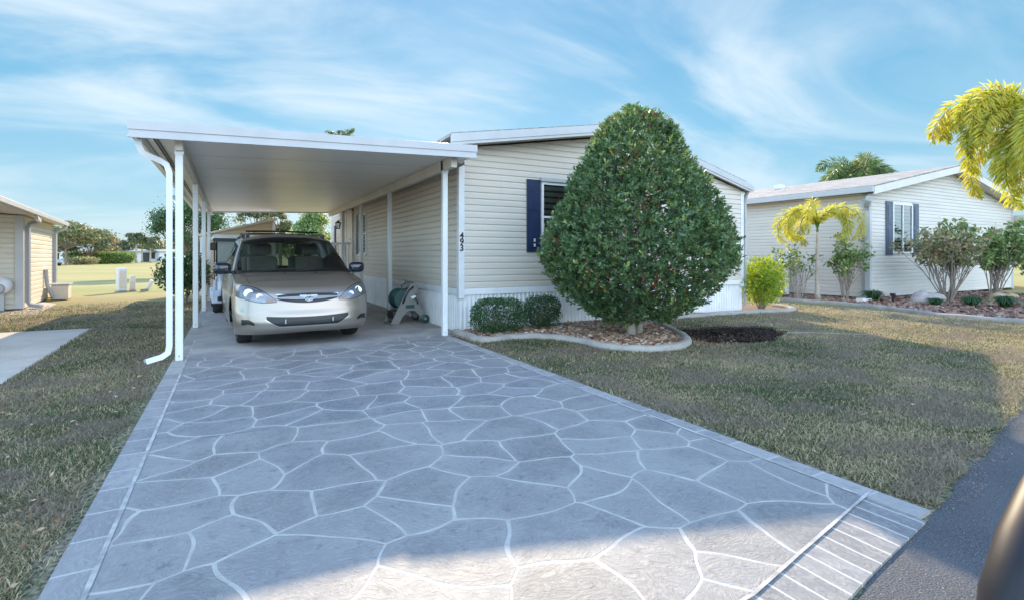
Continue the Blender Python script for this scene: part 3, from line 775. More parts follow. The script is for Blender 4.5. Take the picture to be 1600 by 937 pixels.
def slope_box(mb, x0, x1, y0, y1, d0, d1):
    mb.add([(x0, y0, cz(x0) + d0), (x1, y0, cz(x1) + d0), (x1, y1, cz(x1) + d0), (x0, y1, cz(x0) + d0), (x0, y0, cz(x0) + d1), (x1, y0, cz(x1) + d1), (x1, y1, cz(x1) + d1), (x0, y1, cz(x0) + d1)],
           [(0,3,2,1),(4,5,6,7),(0,1,5,4),(1,2,6,5),(2,3,7,6),(3,0,4,7)])
slope_box(fa, CX0 - .02, CX1 + .0, CY0 - .06, CY0 - .004, -.035, .155); slope_box(fa, CX0 - .03, CX1 + .01, CY0 - .072, CY0 - .061, .055, .165)
slope_box(fa, CX0 - .03, CX1 + .01, CY0 - .085, CY0 - .058, -.045, -.02)
fa.build('fascia', M['white'], cp, bevel=0.003)
fa = MB(); slope_box(fa, CX0 - .02, CX1, CY1 + .004, CY1 + .06, -.035, .155); fa.build('fascia', M['white'], cp, bevel=0.003)
# gutter along the low left side
gu = MB(); gx = CX0 - .022
for yy0, yy1 in ((CY0 - .0, CY1),):
    gu.add([(gx, yy0, 2.97), (gx - .0, yy0, 2.80), (gx + .10, yy0, 2.755), (gx + .14, yy0, 2.79), (gx, yy1, 2.97), (gx, yy1, 2.80), (gx + .10, yy1, 2.755), (gx + .14, yy1, 2.79)],
           [(0, 1, 5, 4), (1, 2, 6, 5), (2, 3, 7, 6)])
gu.build('gutter', M['soffit'], cp)
ch = MB()
for x_ in (CX0 + .20, CX0 + .235): slope_box(ch, x_, x_ + .014, CY0 + .01, CY1 - .01, -.014, -.001)
ch.build('roof_channel', M['darkgrey'], cp)
# beams over the posts
PXL, PXR = -0.585, 3.155
bm = MB(); slope_box(bm, PXL - .035, PXL + .045, CY0 + .14, CY1 - .1, -.13, -.003); bm.build('beam', M['soffit'], cp, bevel=0.003)
bm = MB(); slope_box(bm, PXR - .05, PXR + .05, CY0 + .14, CY1 - .1, -.17, -.003); bm.build('beam', M['soffit'], cp, bevel=0.003)
MB().box(HX0 - .04, HX0 - .016, CY0 + .5, CY1, 2.90, 2.965).build('house_hanger_rail', M['soffit'], cp)
for X_, ys in ((PXL, (7.87, 11.32, 14.6, 17.9)), (PXR, (8.19, 11.62, 14.5, 17.2))):
    for y_ in ys:
        zt = cz(X_) - .004
        ps_ = MB().box(X_ - .043, X_ + .043, y_ - .043, y_ + .043, 0.02, zt - (.128 if X_ < 0 else .168)).build('post', M['post'], cp, bevel=0.006)
        if y_ < 8.5:
            MB().box(X_ - .05, X_ + .05, y_ - .05, y_ + .043, zt - (.17 if X_ < 0 else .20), zt).build('post_cap', M['post'], ps_, bevel=0.004)
        bt = MB()
        for dz in (0.06,): bt.lathe([(0, -.012), (.009, -.009), (.011, 0)], 8, 'y', (X_, y_ - .043, 0.02 + dz))
        bt.build('bolt', M['grey'], ps_)
# downspout with its curved offset and kicked-out foot
dsx, dsy = PXL - .105, 7.84
pth = [(CX0 + .06, CY0 + .10, 2.80), (CX0 + .06, CY0 + .10, 2.70), (CX0 + .09, CY0 + .12, 2.62), (CX0 + .16, CY0 + .15, 2.585), (dsx - .10, dsy - .02, 2.55), (dsx - .03, dsy, 2.50), (dsx, dsy, 2.40), (dsx, dsy, 0.22), (dsx - .015, dsy - .01, 0.13), (dsx - .08, dsy - .03, .085), (dsx - .24, dsy - .10, .05)]
MB().tube(pth, .04, 4, flat=(.038, .034), cap=False).build('downspout', M['post'], cp, smooth=35, bevel=0.0)

# ================================================================== SHED AT THE END OF THE CARPORT
shed = thing('garden_shed', (0.2, 21.0, 0), 'tan sided shed with a sloping roof at the far end of the carport', 'shed')
SX0, SX1, SY0, SY1 = -0.86, 1.32, 20.0, 22.6
def st_(t_): return 2.02 + (2.58 - 2.02) * t_ / (SX1 - SX0)
sm = MB(); clap(sm, (SX0, SY0), (SX1, SY0), 0.03, 2.6, step=.13, top=st_, nrm=(0, -1)); clap(sm, (SX0, SY0), (SX0, SY1), 0.03, 2.02, step=.13, nrm=(-1, 0)); clap(sm, (SX1, SY0), (SX1, SY1), 0.03, 2.56, step=.13, nrm=(1, 0))
sm.add([(SX0, SY1, 0), (SX1, SY1, 0), (SX1, SY1, 2.58), (SX0, SY1, 2.02)], [(0, 1, 2, 3)]); sm.build('wall', M['shed_siding'], shed)
s2 = MB(); sl = (2.58 - 2.02) / (SX1 - SX0)
def sz(x): return 2.02 + (x - SX0) * sl
s2.add([(SX0 - .1, SY0 - .1, sz(SX0 - .1)), (SX1 + .1, SY0 - .1, sz(SX1 + .1)), (SX1 + .1, SY1 + .1, sz(SX1 + .1)), (SX0 - .1, SY1 + .1, sz(SX0 - .1)), (SX0 - .1, SY0 - .1, sz(SX0 - .1) + .07), (SX1 + .1, SY0 - .1, sz(SX1 + .1) + .07), (SX1 + .1, SY1 + .1, sz(SX1 + .1) + .07), (SX0 - .1, SY1 + .1, sz(SX0 - .1) + .07)],
       [(0,3,2,1),(4,5,6,7),(0,1,5,4),(1,2,6,5),(2,3,7,6),(3,0,4,7)]); s2.build('roof', M['soffit'], shed)
for x_ in (SX0, SX1): MB().box(x_ - .05, x_ + .05, SY0 - .03, SY0 + .03, .03, sz(x_) - .05).build('corner_trim', M['vinylwhite'], shed)
dd = MB().box(-.42, .62, SY0 - .05, SY0 - .015, .05, 1.86).build('door', M['vinylwhite'], shed); MB().box(-.50, .70, SY0 - .09, SY0 - .052, 1.80, 1.98).build('door_header', M['vinylwhite'], dd)
fl2 = MB(); fl2.lathe([(0, -.12), (.05, -.12), (.035, -.03), (0, -.02)], 10, 'y', (0.60, SY0 - .03, 2.16)); fl2.lathe([(0, -.12), (.05, -.12), (.035, -.03), (0, -.02)], 10, 'y', (0.47, SY0 - .03, 2.17)); fl2.build('floodlight', M['post'], shed)

# ================================================================== LEFT NEIGHBOUR'S CARPORT STORE
A = R(6.5); nx, ny = -math.sin(A), math.cos(A)     # along the side wall
ox, oy = -4.57, 17.1
def LN(a, b_): return (ox + nx * a - ny * b_ * 1.0, oy + ny * a + nx * b_ * 1.0)   # a back along wall, b to the left of it
lh = thing('storage_building', (*LN(2.4, 2), 0), 'cream sided storage end of the neighbouring home at the left edge', 'house')
m_ = MB(); nr = (ny, -nx)
clap(m_, LN(0, 0), LN(4.9, 0), 0.05, 2.36, step=.125, nrm=nr); m_.build('side_wall', M['siding3'], lh)
m_ = MB(); clap(m_, LN(0, 0), LN(0, 4.5), 0.05, 2.36, step=.125, nrm=(-nx, -ny)); m_.build('front_wall', M['siding3'], lh)
m_ = MB(); q = [LN(4.9, 0), LN(4.9, 4.5), LN(0, 4.5)]; m_.strip([(x, y, 0) for x, y in q], [(x, y, 2.35) for x, y in q]); m_.build('rear_wall', M['siding3'], lh)
def lbox(mb, a0, a1, b0, b1, z0, z1, dz=0):
    p = [LN(a0, b0), LN(a1, b0), LN(a1, b1), LN(a0, b1)]
    zz0 = [z0, z0, z0 + dz, z0 + dz]; zz1 = [z1, z1, z1 + dz, z1 + dz]
    mb.add([(x, y, z) for (x, y), z in zip(p, zz0)] + [(x, y, z) for (x, y), z in zip(p, zz1)], [(0,1,2,3),(7,6,5,4),(0,4,5,1),(1,5,6,2),(2,6,7,3),(3,7,4,0)])
m_ = MB(); lbox(m_, -.07, .10, -.035, .12, .05, 2.35); m_.build('corner_trim', M['white'], lh, bevel=.005)
m_ = MB(); lbox(m_, 4.75, 4.95, -.035, .1, .05, 2.35); m_.build('corner_trim', M['white'], lh, bevel=.005)
m_ = MB(); lbox(m_, -.02, 4.9, -.03, .01, 2.20, 2.34); m_.build('frieze', M['shed_siding'], lh)
m_ = MB(); lbox(m_, -9.0, 5.3, -.30, 5.0, 2.36, 2.46, 0.35); r_ = m_.build('roof', M['white'], lh)
m_ = MB(); lbox(m_, -9.0, 5.32, -.38, -.304, 2.34, 2.45); m_.build('gutter', M['white'], r_, bevel=.012)
m_ = MB(); lbox(m_, -9.0, 5.28, -.29, 4.9, 2.348, 2.356, .35); m_.build('soffit', M['soffit'], r_)
def lp(a, b_, z): x, y = LN(a, b_); return (x, y, z)
for a0, a1 in ((0.05, -2.1), (4.6, 5.0)):
    aw = .22 if a0 < 1 else 4.86
    tp = [lp(a1 * .35 + aw * .65, -.34, 2.36), lp(a1 * .3 + aw * .7, -.33, 2.28), lp(aw, -.30, 2.24), lp(aw, -.12, 2.16), lp(aw, -.08, 2.05), lp(aw, -.08, 0.2), lp(aw, -.12, 0.12), lp(aw - .05, -.36, 0.07)]
    MB().tube(tp, .04, 4, flat=(.045, .035)).build('downspout', M['white'], r_)
hb = thing('hose_hanger_box', lp(-.12, .62, 1.0), 'white oval wall box mounted by the corner of the cream storage wall', 'wall box')
m_ = MB(); m_.lathe([(0, -.14), (.13, -.13), (.18, -.08), (.20, 0), (.18, .02)], 20, 'y', lp(-.14, .34, .62)); m_.build('cover', M['vinylwhite'], hb, smooth=50)
m_ = MB(); m_.lathe([(0, -.16), (.10, -.155), (.12, -.12)], 20, 'y', lp(-.15, .36, .56)); m_.build('front_disc', M['grey'], hb, smooth=50)
m_ = MB(); x_, y_ = LN(-.1, .34); m_.box(x_ - .04, x_ + .04, y_ - .03, y_ + .03, .02, .45); m_.build('stand', M['white'], hb)
ub = thing('utility_box', lp(3.6, -.5, 0), 'low cream utility box at the foot of the storage wall', 'utility box')
m_ = MB(); lbox(m_, 3.3, 4.1, -.55, -.15, .02, .46); m_.build('cabinet', M['siding3'], ub, bevel=.02)
m_ = MB(); lbox(m_, 3.26, 4.14, -.59, -.12, .462, .50); m_.build('lid', M['white'], ub, bevel=.01)
m_ = MB(); m_.tube([lp(3.1, -.06, .95), lp(3.15, -.08, .5), lp(3.2, -.20, .12)], .05, 8); m_.build('conduit', M['white'], ub)

# ================================================================== RIGHT NEIGHBOUR'S HOUSE
NX0, NX1, NY0, NY1, NEZ, NRZ = 16.85, 27.4, 8.6, 25.0, 3.22, 4.24
NR = (NX0 + NX1) / 2
nh = thing('neighbour_house', (NR, 16, 0), 'pale sided gabled house behind the shrubs and palms at the right', 'house')
def ntop(t_): x = NX0 + t_; return NEZ + (NRZ - NEZ) * (1 - abs(x - NR) / (NR - NX0))
m_ = MB(); clap(m_, (NX0, NY0), (NX1, NY0), 0.10, 4.3, step=.115, top=ntop, nrm=(0, -1)); clap(m_, (NX0, NY0), (NX0, NY1), .10, NEZ, step=.115, nrm=(-1, 0))
m_.add([(NX0, NY1, 0), (NX1, NY1, 0), (NX1, NY1, NEZ), (NR, NY1, NRZ), (NX0, NY1, NEZ)], [(0, 1, 2, 3, 4)]); m_.add([(NX1, NY0, 0), (NX1, NY1, 0), (NX1, NY1, NEZ), (NX1, NY0, NEZ)], [(0, 1, 2, 3)])
m_.build('wall', M['siding2'], nh)
for x0, x1 in ((NX0 - .03, NX0 + .14), (NX1 - .14, NX1 + .03)): MB().box(x0, x1, NY0 - .03, NY0 + .14, .05, 3.3).build('corner_trim', M['white'], nh, bevel=.006)
def nz(x): return NRZ + .26 - abs(x - NR) * (NRZ - NEZ) / (NR - NX0)
OVN = .35
m_ = MB(); NF = NY0 - .38
for xa, xb in ((NX0 - OVN, NR), (NR, NX1 + OVN)):
    m_.add([(xa, NF, nz(xa)), (xb, NF, nz(xb)), (xb, NY1, nz(xb)), (xa, NY1, nz(xa)), (xa, NF, nz(xa) - .04), (xb, NF, nz(xb) - .04), (xb, NY1, nz(xb) - .04), (xa, NY1, nz(xa) - .04)],
           [(0,1,2,3),(7,6,5,4),(0,4,5,1),(3,2,6,7),(0,3,7,4),(1,5,6,2)])
nrf = m_.build('roof', M['shingle2'], nh)
m_ = MB()
for xa, xb in ((NX0 - OVN, NR), (NR, NX1 + OVN)):
    for d0, d1, yo in ((-.04, -.26, -.012),):
        m_.add([(xa, NF + yo, nz(xa) + d1), (xb, NF + yo, nz(xb) + d1), (xb, NF + yo, nz(xb) + d0), (xa, NF + yo, nz(xa) + d0), (xa, NF + .03, nz(xa) + d1), (xb, NF + .03, nz(xb) + d1), (xb, NF + .03, nz(xb) + d0), (xa, NF + .03, nz(xa) + d0)],
               [(0,1,2,3),(7,6,5,4),(0,4,5,1),(3,2,6,7),(0,3,7,4),(1,5,6,2)])
m_.build('rake_board', M['soffit'], nrf)
m_ = MB(); m_.box(NX0 - OVN - .10, NX0 - OVN, NF, NY1, nz(NX0 - OVN) - .20, nz(NX0 - OVN) - .03); m_.build('gutter', M['white'], nrf, bevel=.015)
m_ = MB(); m_.add([(NX0 - OVN, NF, NEZ - .02), (NX0, NF, NEZ - .02), (NX0, NY1, NEZ - .02), (NX0 - OVN, NY1, NEZ - .02)], [(0, 1, 2, 3)])
for xa, xb in ((NX0 - OVN, NR), (NR, NX1 + OVN)): m_.add([(xa, NF, nz(xa) - .24), (xb, NF, nz(xb) - .24), (xb, NY0, nz(xb) - .24), (xa, NY0, nz(xa) - .24)], [(0, 1, 2, 3)])
m_.build('soffit', M['soffit'], nrf)
gx_ = NX0 - OVN - .05
MB().tube([(gx_, NF + .10, 3.10), (gx_, NF + .12, 2.98), (gx_ + .08, NF + .2, 2.90), (NX0 - .16, NY0 - .10, 2.82), (NX0 - .10, NY0 - .09, 2.70), (NX0 - .10, NY0 - .09, .15), (NX0 - .14, NY0 - .3, .08)], .06, 4, flat=(.07, .06)).build('downspout', M['white'], nrf)
NWY = NY0 - .02
for x0, x1 in ((17.86, 18.24), (19.50, 19.86)): panel_shutter(x0, x1, 1.38, 3.05, NWY, M['shutter2'], nh)
m_ = MB(); a0, a1, z0, z1 = 18.26, 19.48, 1.42, 3.02
for a in ((a0, a0 + .06, z0, z1), (a1 - .06, a1, z0, z1), (a0 + .06, a1 - .06, z0, z0 + .06), (a0 + .06, a1 - .06, z1 - .06, z1), (a0 + .58, a0 + .62, z0 + .06, z1 - .06)): m_.box(a[0], a[1], NWY - .03, NWY + .03, a[2], a[3])
nw = m_.build('window', M['vinylwhite'], nh)
MB().box(a0 + .05, a1 - .05, NWY - .004, NWY + .003, z0 + .05, z1 - .05).build('pane', M['glass'], nw)
MB().add([(a0 + .05, NWY + .012, z0), (a1 - .05, NWY + .012, z0), (a1 - .05, NWY + .012, z1 - .04), (a0 + .05, NWY + .012, z1 - .04)], [(0, 1, 2, 3)]).build('curtain', M['beigecloth'], nw)
for (x_, y_, z_) in ((NR - 1.5, 14, nz(NR - 1.5)), (NX0 + 1.0, 17, nz(NX0 + 1.0))):
    MB().box(x_ - .15, x_ + .15, y_ - .15, y_ + .15, z_ - .02, z_ + .16).build('roof_vent', M['vinylwhite'] if x_ > 19 else M['darkgrey'], nrf, bevel=.02)
# porch roof piece beyond the right corner
MB().box(NX1 + .1, NX1 + 3.5, NY0 - 2.2, NY0 + 6, 2.75, 2.95).build('porch_roof', M['soffit'], nh)
MB().box(NX1 + .3, NX1 + .42, NY0 - 2.0, NY0 - 1.88, .02, 2.75).build('porch_post', M['white'], nh)
# picket panel
fp = thing('picket_screen', (16.35, 11.6, 0), 'white slatted screen against the pale neighbouring wall', 'fence')
m_ = MB()
for i in range(10): m_.box(16.38, 16.40, 10.95 + i * .13, 11.03 + i * .13, .10, 1.28)
m_.build('picket', M['grey'], fp)
MB().box(16.41, 16.44, 10.9, 12.25, 1.08, 1.14).build('rail', M['vinylwhite'], fp); MB().box(16.41, 16.44, 10.9, 12.25, .25, .31).build('rail', M['vinylwhite'], fp)
for y_ in (10.85, 12.3): MB().box(16.34, 16.44, y_ - .05, y_ + .05, .0, 1.35).build('post', M['vinylwhite'], fp)

# ================================================================== PLANTING BEDS
def smooth_line(pts, k=8):
    out = []; n = len(pts)
    for i in range(n - 1):
        p0, p1, p2, p3 = [Vector(pts[max(0, min(n - 1, j))]) for j in (i - 1, i, i + 1, i + 2)]
        for s_ in range(k):
            t_ = s_ / k
            out.append(0.5 * ((2 * p1) + (-p0 + p2) * t_ + (2 * p0 - 5 * p1 + 4 * p2 - p3) * t_ ** 2 + (-p0 + 3 * p1 - 3 * p2 + p3) * t_ ** 3))
    out.append(Vector(pts[-1])); return out
bed_edge = smooth_line([(3.40, 8.30), (3.42, 7.80), (3.48, 7.28), (3.95, 7.32), (4.45, 7.18), (4.72, 6.6), (4.76, 5.98), (4.95, 5.62), (5.35, 5.42), (5.85, 5.50), (6.30, 5.85), (6.72, 6.45), (7.15, 7.25), (7.6, 7.85), (8.25, 8.0), (9.6, 8.05), (10.9, 7.92), (11.6, 7.75), (12.3, 8.0), (12.6, 8.7)])
def edging(name, path, w_, h_, label):
    o = thing(name, (path[0].x, path[0].y, 0), label, 'garden edging'); m = MB(); rr = []
    for i, p in enumerate(path):
        d = (path[min(i + 1, len(path) - 1)] - path[max(0, i - 1)]).normalized(); s_ = Vector((-d.y, d.x))
        ring = []
        for a, b_ in ((-1, 0), (-1, .55), (-.75, .88), (-.3, 1), (.3, 1), (.75, .88), (1, .55), (1, 0)):
            q = p + s_ * a * w_ / 2; ring.append((q.x, q.y, b_ * h_ * (1 + .06 * math.sin(i * .9))))
        rr.append(ring)
    for i in range(len(rr) - 1): m.strip(rr[i], rr[i + 1])
    m.build('kerb', M['curb'], o, smooth=60); return o
edging('bed_edging', bed_edge, .15, .10, 'curved concrete edging round the pebble bed under the round holly')
bedpoly = [(p.x, p.y) for p in bed_edge] + [(12.6, 9.4), (11.0, 9.4), (11.0, 8.42), (3.5, 8.42)]
m_ = MB(); m_.v = [(x, y, .035) for x, y in bedpoly]; m_.f = [tuple(range(len(bedpoly)))]
struct(m_.build('pebble_bed_ground', M['thatch']))
rb_edge = smooth_line([(14.4, 14.0), (14.55, 11.5), (14.75, 9.6), (14.85, 8.2), (14.6, 7.0), (14.0, 5.7), (13.95, 4.6), (14.4, 3.2), (15.5, 2.0)])
edging('bed_edging', rb_edge, .16, .09, 'long concrete edging of the mulch bed in front of the neighbouring house')
rbpoly = [(p.x, p.y) for p in rb_edge] + [(24, 2.0), (24, 8.59), (16.84, 8.59), (16.84, 14)]
m_ = MB(); m_.v = [(x, y, .03) for x, y in rbpoly]; m_.f = [tuple(range(len(rbpoly)))]
struct(m_.build('mulch_bed_ground', M['thatch']))
def inpoly(P, poly):
    x, y = P[:, 0], P[:, 1]; r = np.zeros(len(P), bool); n = len(poly)
    for i in range(n):
        x0, y0 = poly[i]; x1, y1 = poly[(i + 1) % n]
        c_ = ((y0 > y) != (y1 > y)); xx = (x1 - x0) * (y - y0) / ((y1 - y0) if y1 != y0 else 1e-9) + x0
        r ^= c_ & (x < xx)
    return r
def pebbles(name, poly, dens, size, mat, seed, z=.04, mask=None):
    r = np.random.default_rng(seed); a = np.array(poly); lo, hi = a.min(0), a.max(0)
    n = int(dens * (hi[0] - lo[0]) * (hi[1] - lo[1])); P = lo + r.random((n, 2)) * (hi - lo); P = P[inpoly(P, poly)]
    if mask is not None: P = P[mask(P)]
    n = len(P); s_ = size * np.exp(r.normal(0, .35, n))
    # 6-vertex octahedral stones -> 8 triangles, randomly squashed and turned
    base = np.array([(1,0,0),(-1,0,0),(0,1,0),(0,-1,0),(0,0,1),(0,0,-1)], float)
    tri = np.array([(0,2,4),(2,1,4),(1,3,4),(3,0,4),(2,0,5),(1,2,5),(3,1,5),(0,3,5)])
    q = unit(r.normal(size=(n, 3))); u = unit(np.cross(q, r.normal(size=(n, 3)))); v = np.cross(q, u)
    Rm = np.stack([q, u, v], 2); sc_ = np.stack([np.ones(n), .5 + .45 * r.random(n), .45 + .35 * r.random(n)], 1)
    V = np.einsum('nij,nkj->nki', Rm, base[None] * sc_[:, None] * s_[:, None, None]); V[:, :, 2] *= .65
    V += np.concatenate([P, (z + s_ * .3)[:, None]], 1)[:, None]
    T = V[:, tri].reshape(-1, 3, 3)
    return struct(arrays(name, T, 3, mat, None, np.repeat(r.random(n), 8)), 'stuff')
pebbles('river_pebbles', bedpoly, 1500, .026, M['pebble'], 3, mask=lambda P: P[:, 0] < 9.5)
pebbles('mulch_chips', rbpoly, 130, .05, M['chips'], 4)
pebbles('soil_clods', ps, 1500, .010, M['clod'], 8, z=.045)
pebbles('fallen_mulch', [(6.3, 5.2), (7.4, 5.6), (7.0, 6.6), (6.6, 6.2), (6.0, 5.4)], 260, .018, M['chips'], 5, z=.03)
M['grit'] = leafmat('road_edge_grit', [(0.05, 0.05, 0.05), (0.16, 0.14, 0.12), (0.30, 0.27, 0.23)], 0.0, 0.9)
ex_ = [3.3 + .1 * i for i in range(60)]
pebbles('road_edge_grit', [(x, road_y(x) - .10 - .04 * math.sin(x * 7)) for x in ex_] + [(x, road_y(x) + .10 + .05 * math.sin(x * 9 + 1)) for x in reversed(ex_)], 5200, .0035, M['grit'], 17, z=.006)
# boulders
def boulder(loc, r_, label, mat):
    o = MB(); ng, nk = 14, 9; rr = random.Random(int(loc[0] * 100))
    ph = [rr.random() * 6 for _ in range(6)]
    for j in range(nk + 1):
        for i in range(ng):
            a = 2 * math.pi * i / ng; b_ = math.pi * j / nk
            k = 1 + .16 * math.sin(2 * a + ph[0]) * math.sin(b_) + .12 * math.sin(3 * b_ + ph[1] + a) + .06 * math.sin(5 * a + ph[2])
            o.v.append((r_ * k * math.sin(b_) * math.cos(a), .8 * r_ * k * math.sin(b_) * math.sin(a), r_ * .5 * k * math.cos(b_) + r_ * .3))
    o.f = [(j * ng + i, j * ng + (i + 1) % ng, (j + 1) * ng + (i + 1) % ng, (j + 1) * ng + i) for j in range(nk) for i in range(ng)]
    b_ = o.build('boulder', mat, None, smooth=True); b_.location = (*loc, 0.02); return tag(b_, label, 'boulder')
M['tanrock'] = concrete('tan_rock', (0.30, 0.19, 0.10), (0.50, 0.36, 0.22), 5); M['greyrock'] = concrete('grey_rock', (0.27, 0.22, 0.2), (0.42, 0.36, 0.32), 5)
boulder((16.9, 7.1), .42, 'pinkish grey boulder lying under the left shutter of the pale house', M['greyrock'])
boulder((18.9, 6.2), .36, 'tan boulder between the big pale shrub and the border grass', M['tanrock'])
boulder((20.9, 6.6), .25, 'small tan rock near the right edge in the mulch bed', M['tanrock'])
for i, (x_, y_) in enumerate(((16.2, 7.6), (17.5, 7.3))):
    m_ = MB(); m_.box(-.02, .02, -.02, .02, 0, .22); m_.box(-.05, .05, -.05, .05, .22, .29); o = m_.build('path_light', M['black']); o.location = (x_, y_, .02)
    tag(o, ['small black path light beside the white neighbour downspout', 'small black path light in front of the neighbour window'][i], 'path light')
m_ = MB(); m_.box(-.28, .20, -.08, .08, 0.02, .05); m_.box(-.28, -.10, -.08, .08, .05, .13); m_.box(-.28, .20, -.09, -.075, .02, .12); m_.box(-.28, .20, .075, .09, .02, .12); o = m_.build('splash_block', M['vinylwhite']); o.location = (15.95, 8.2, .02); tag(o, 'white plastic splash block lying beside the yellow palm', 'splash block')

# ================================================================== MINIVAN
def interp(tab, x):
    if x <= tab[0][0]: return tab[0][1]
    for (a, va), (b_, vb) in zip(tab, tab[1:]):
        if x <= b_:
            t_ = (x - a) / (b_ - a); t_ = t_ * t_ * (3 - 2 * t_) * .35 + t_ * .65; return va + (vb - va) * t_
    return tab[-1][1]
van = thing('minivan', (1.02, 8.12, 0.02), 'champagne minivan parked under the carport', 'van', rz=R(3.0)); van['_loc'] = 1
HOOD = [(0, .74), (.10, .80), (.25, .87), (.5, .955), (.9, 1.03), (1.25, 1.075), (5.2, 1.085)]
NOSE = [(0.0, .14), (.06, .06), (.14, .015), (.30, 0), (.48, .015), (.62, .05), (.78, .07), (.9, .12), (1.0, .21)]
TAIL = [(0, .10), (.15, 0), (.4, .02), (.6, .08), (1, .16)]
def rec(u, p): return 1 - max(0.0, 1 - abs(u) ** p) ** (1 / p)
def wbul(z): return 1 - .055 * ((z - .58) / .5) ** 2
def zbot(y):
    zb = .19
    for yc in (.98, 4.01):
        if abs(y - yc) < .385: zb = max(zb, .33 + math.sqrt(.385 ** 2 - (y - yc) ** 2))
    return zb
def yv(u, v, s):
    f = interp(NOSE, s) + .52 * rec(u, 2.4); r_ = 5.08 - interp(TAIL, s) - .34 * rec(u, 3)
    return f + (r_ - f) * v
def lower(u, v, s, side=False):
    y = yv(u, v, s)
    zt = interp(HOOD, y) - (.09 if y < 1.2 else .09 - .045 * min(1, (y - 1.2) / .8)) * rec(u, 3.0)
    zb = zbot(y) if side else .19 + .02 * (1 - abs(u))
    z = zb + s * (zt - zb)
    W = .985 * (1 - .05 * max(0, (y - 3.8) / 1.3) ** 2) * wbul(z)
    if y < 1.0: W *= 1 - .035 * (1 - y) ** 2
    # shoulder crease above the wheel arches
    return (u * W, y, z)
us = [math.sin(math.pi / 2 * (-1 + 2 * i / 56)) for i in range(57)]
ss = [i / 26 for i in range(27)]
vv = [i / 130 for i in range(131)]
body = MB()
body.grid(lambda u, s: lower(u, 0, s), us, ss)
body.grid(lambda u, v: lower(u, v, 1), us, [v for v in vv if v < .235])
for sgn in (-1, 1): body.grid(lambda v, s: lower(sgn, v, s, True), vv, ss)
body.grid(lambda u, s: lower(u, 1, s), us, ss)
# belt ledge closing the gap to the greenhouse
for sgn in (-1, 1): body.grid(lambda v, k: (lambda p: (p[0] - sgn * .07 * k, p[1], p[2] + .012 * k))(lower(sgn, v, 1, True)), [v for v in vv if v > .14], [0, 1])
# greenhouse
def gh(u, v, s):
    f = 1.10 + s * .98 - .06 * s * s + (.40 - .12 * s) * rec(u, 2.6)
    r_ = 5.02 - .30 * s ** 1.4 - .12 * rec(u, 3)
    y = f + (r_ - f) * v
    W = .935 - .185 * s ** 1.25 - .03 * max(0, (y - 3.5) / 1.5)
    cr = .095 * (1 - abs(u) ** 2.4) + .015
    z = 1.03 + s * (.575 + cr * (1 if True else 0)) + s * .035 * math.sin(math.pi * min(1, v * 1.0))
    if s > .93: W -= .025 * ((s - .93) / .07) ** 2
    return (u * W, y, z)
def split(fn, A, B, inside, body_mb, glass_mb):
    for j in range(len(B) - 1):
        for i in range(len(A) - 1):
            q = [fn(A[i], B[j]), fn(A[i + 1], B[j]), fn(A[i + 1], B[j + 1]), fn(A[i], B[j + 1])]
            (glass_mb if inside((A[i] + A[i + 1]) / 2, (B[j] + B[j + 1]) / 2) else body_mb).add(q, [(0, 1, 2, 3)])
sg = [0, .02, .045] + [.045 + .88 * i / 14 for i in range(1, 15)] + [.945, .965, .985, 1.0]
wsh = MB(); frit = MB(); top = MB()
uw = [math.sin(math.pi / 2 * (-1 + 2 * i / 48)) for i in range(49)]
for j in range(len(sg) - 1):
    for i in range(48):
        uu = (uw[i] + uw[i + 1]) / 2; s_ = (sg[j] + sg[j + 1]) / 2
        q = [gh(uw[i], 0, sg[j]), gh(uw[i + 1], 0, sg[j]), gh(uw[i + 1], 0, sg[j + 1]), gh(uw[i], 0, sg[j + 1])]
        lim = .965
        tgt = top if (abs(uu) > lim + .02 or s_ > .90) else (frit if (abs(uu) > lim - .022 or s_ < .08 or s_ > .85) else wsh)
        tgt.add(q, [(0, 1, 2, 3)])
top.grid(lambda u, v: gh(u, v, 1), uw, [i / 50 for i in range(51)])
sideg = {}
wr = [(.035, .085), (.10, .37), (.395, .64), (.665, .93)]
vs_ = sorted(set([i / 100 for i in range(101)] + [a for w_ in wr for a in w_]))
def inwin(v, s):
    if not (.08 < s < .90): return False
    for k, (a, b_) in enumerate(wr):
        if a < v < b_: return k + 1
    return False
for sgn in (-1, 1):
    sw_ = MB(); pil = [MB() for _ in range(3)]
    for j in range(len(sg) - 1):
        for i in range(len(vs_) - 1):
            v_, s_ = (vs_[i] + vs_[i + 1]) / 2, (sg[j] + sg[j + 1]) / 2
            q = [gh(sgn, vs_[i], sg[j]), gh(sgn, vs_[i + 1], sg[j]), gh(sgn, vs_[i + 1], sg[j + 1]), gh(sgn, vs_[i], sg[j + 1])]
            if inwin(v_, s_): sw_.add(q, [(0, 1, 2, 3)])
            elif .08 < s_ < .90 and .085 < v_ < .93: pil[0 if v_ < .2 else 1 if v_ < .5 else 2].add(q, [(0, 1, 2, 3)])
            else: top.add(q, [(0, 1, 2, 3)])
    sw_.build('side_window', M['carglass'], van, smooth=40)
    for pm_ in pil: pm_.build('window_pillar', M['black'], van, smooth=40)
rw = MB()
split(lambda u, s: gh(u, 1, s), uw, sg, lambda u, s: abs(u) < .9 and .1 < s < .88, top, rw); rw.build('rear_window', M['carglass'], van, smooth=40)
bo = body.build('body', M['paint'], van, smooth=38)
tp_ = top.build('roof', M['paint'], van, smooth=38)
wso = wsh.build('windshield', M['carglass'], van, smooth=40); frit.build('windshield_border', M['black'], van, smooth=40)
for o_ in (bo, tp_):
    wd = o_.modifiers.new('w', 'WELD'); wd.merge_threshold = 0.0008
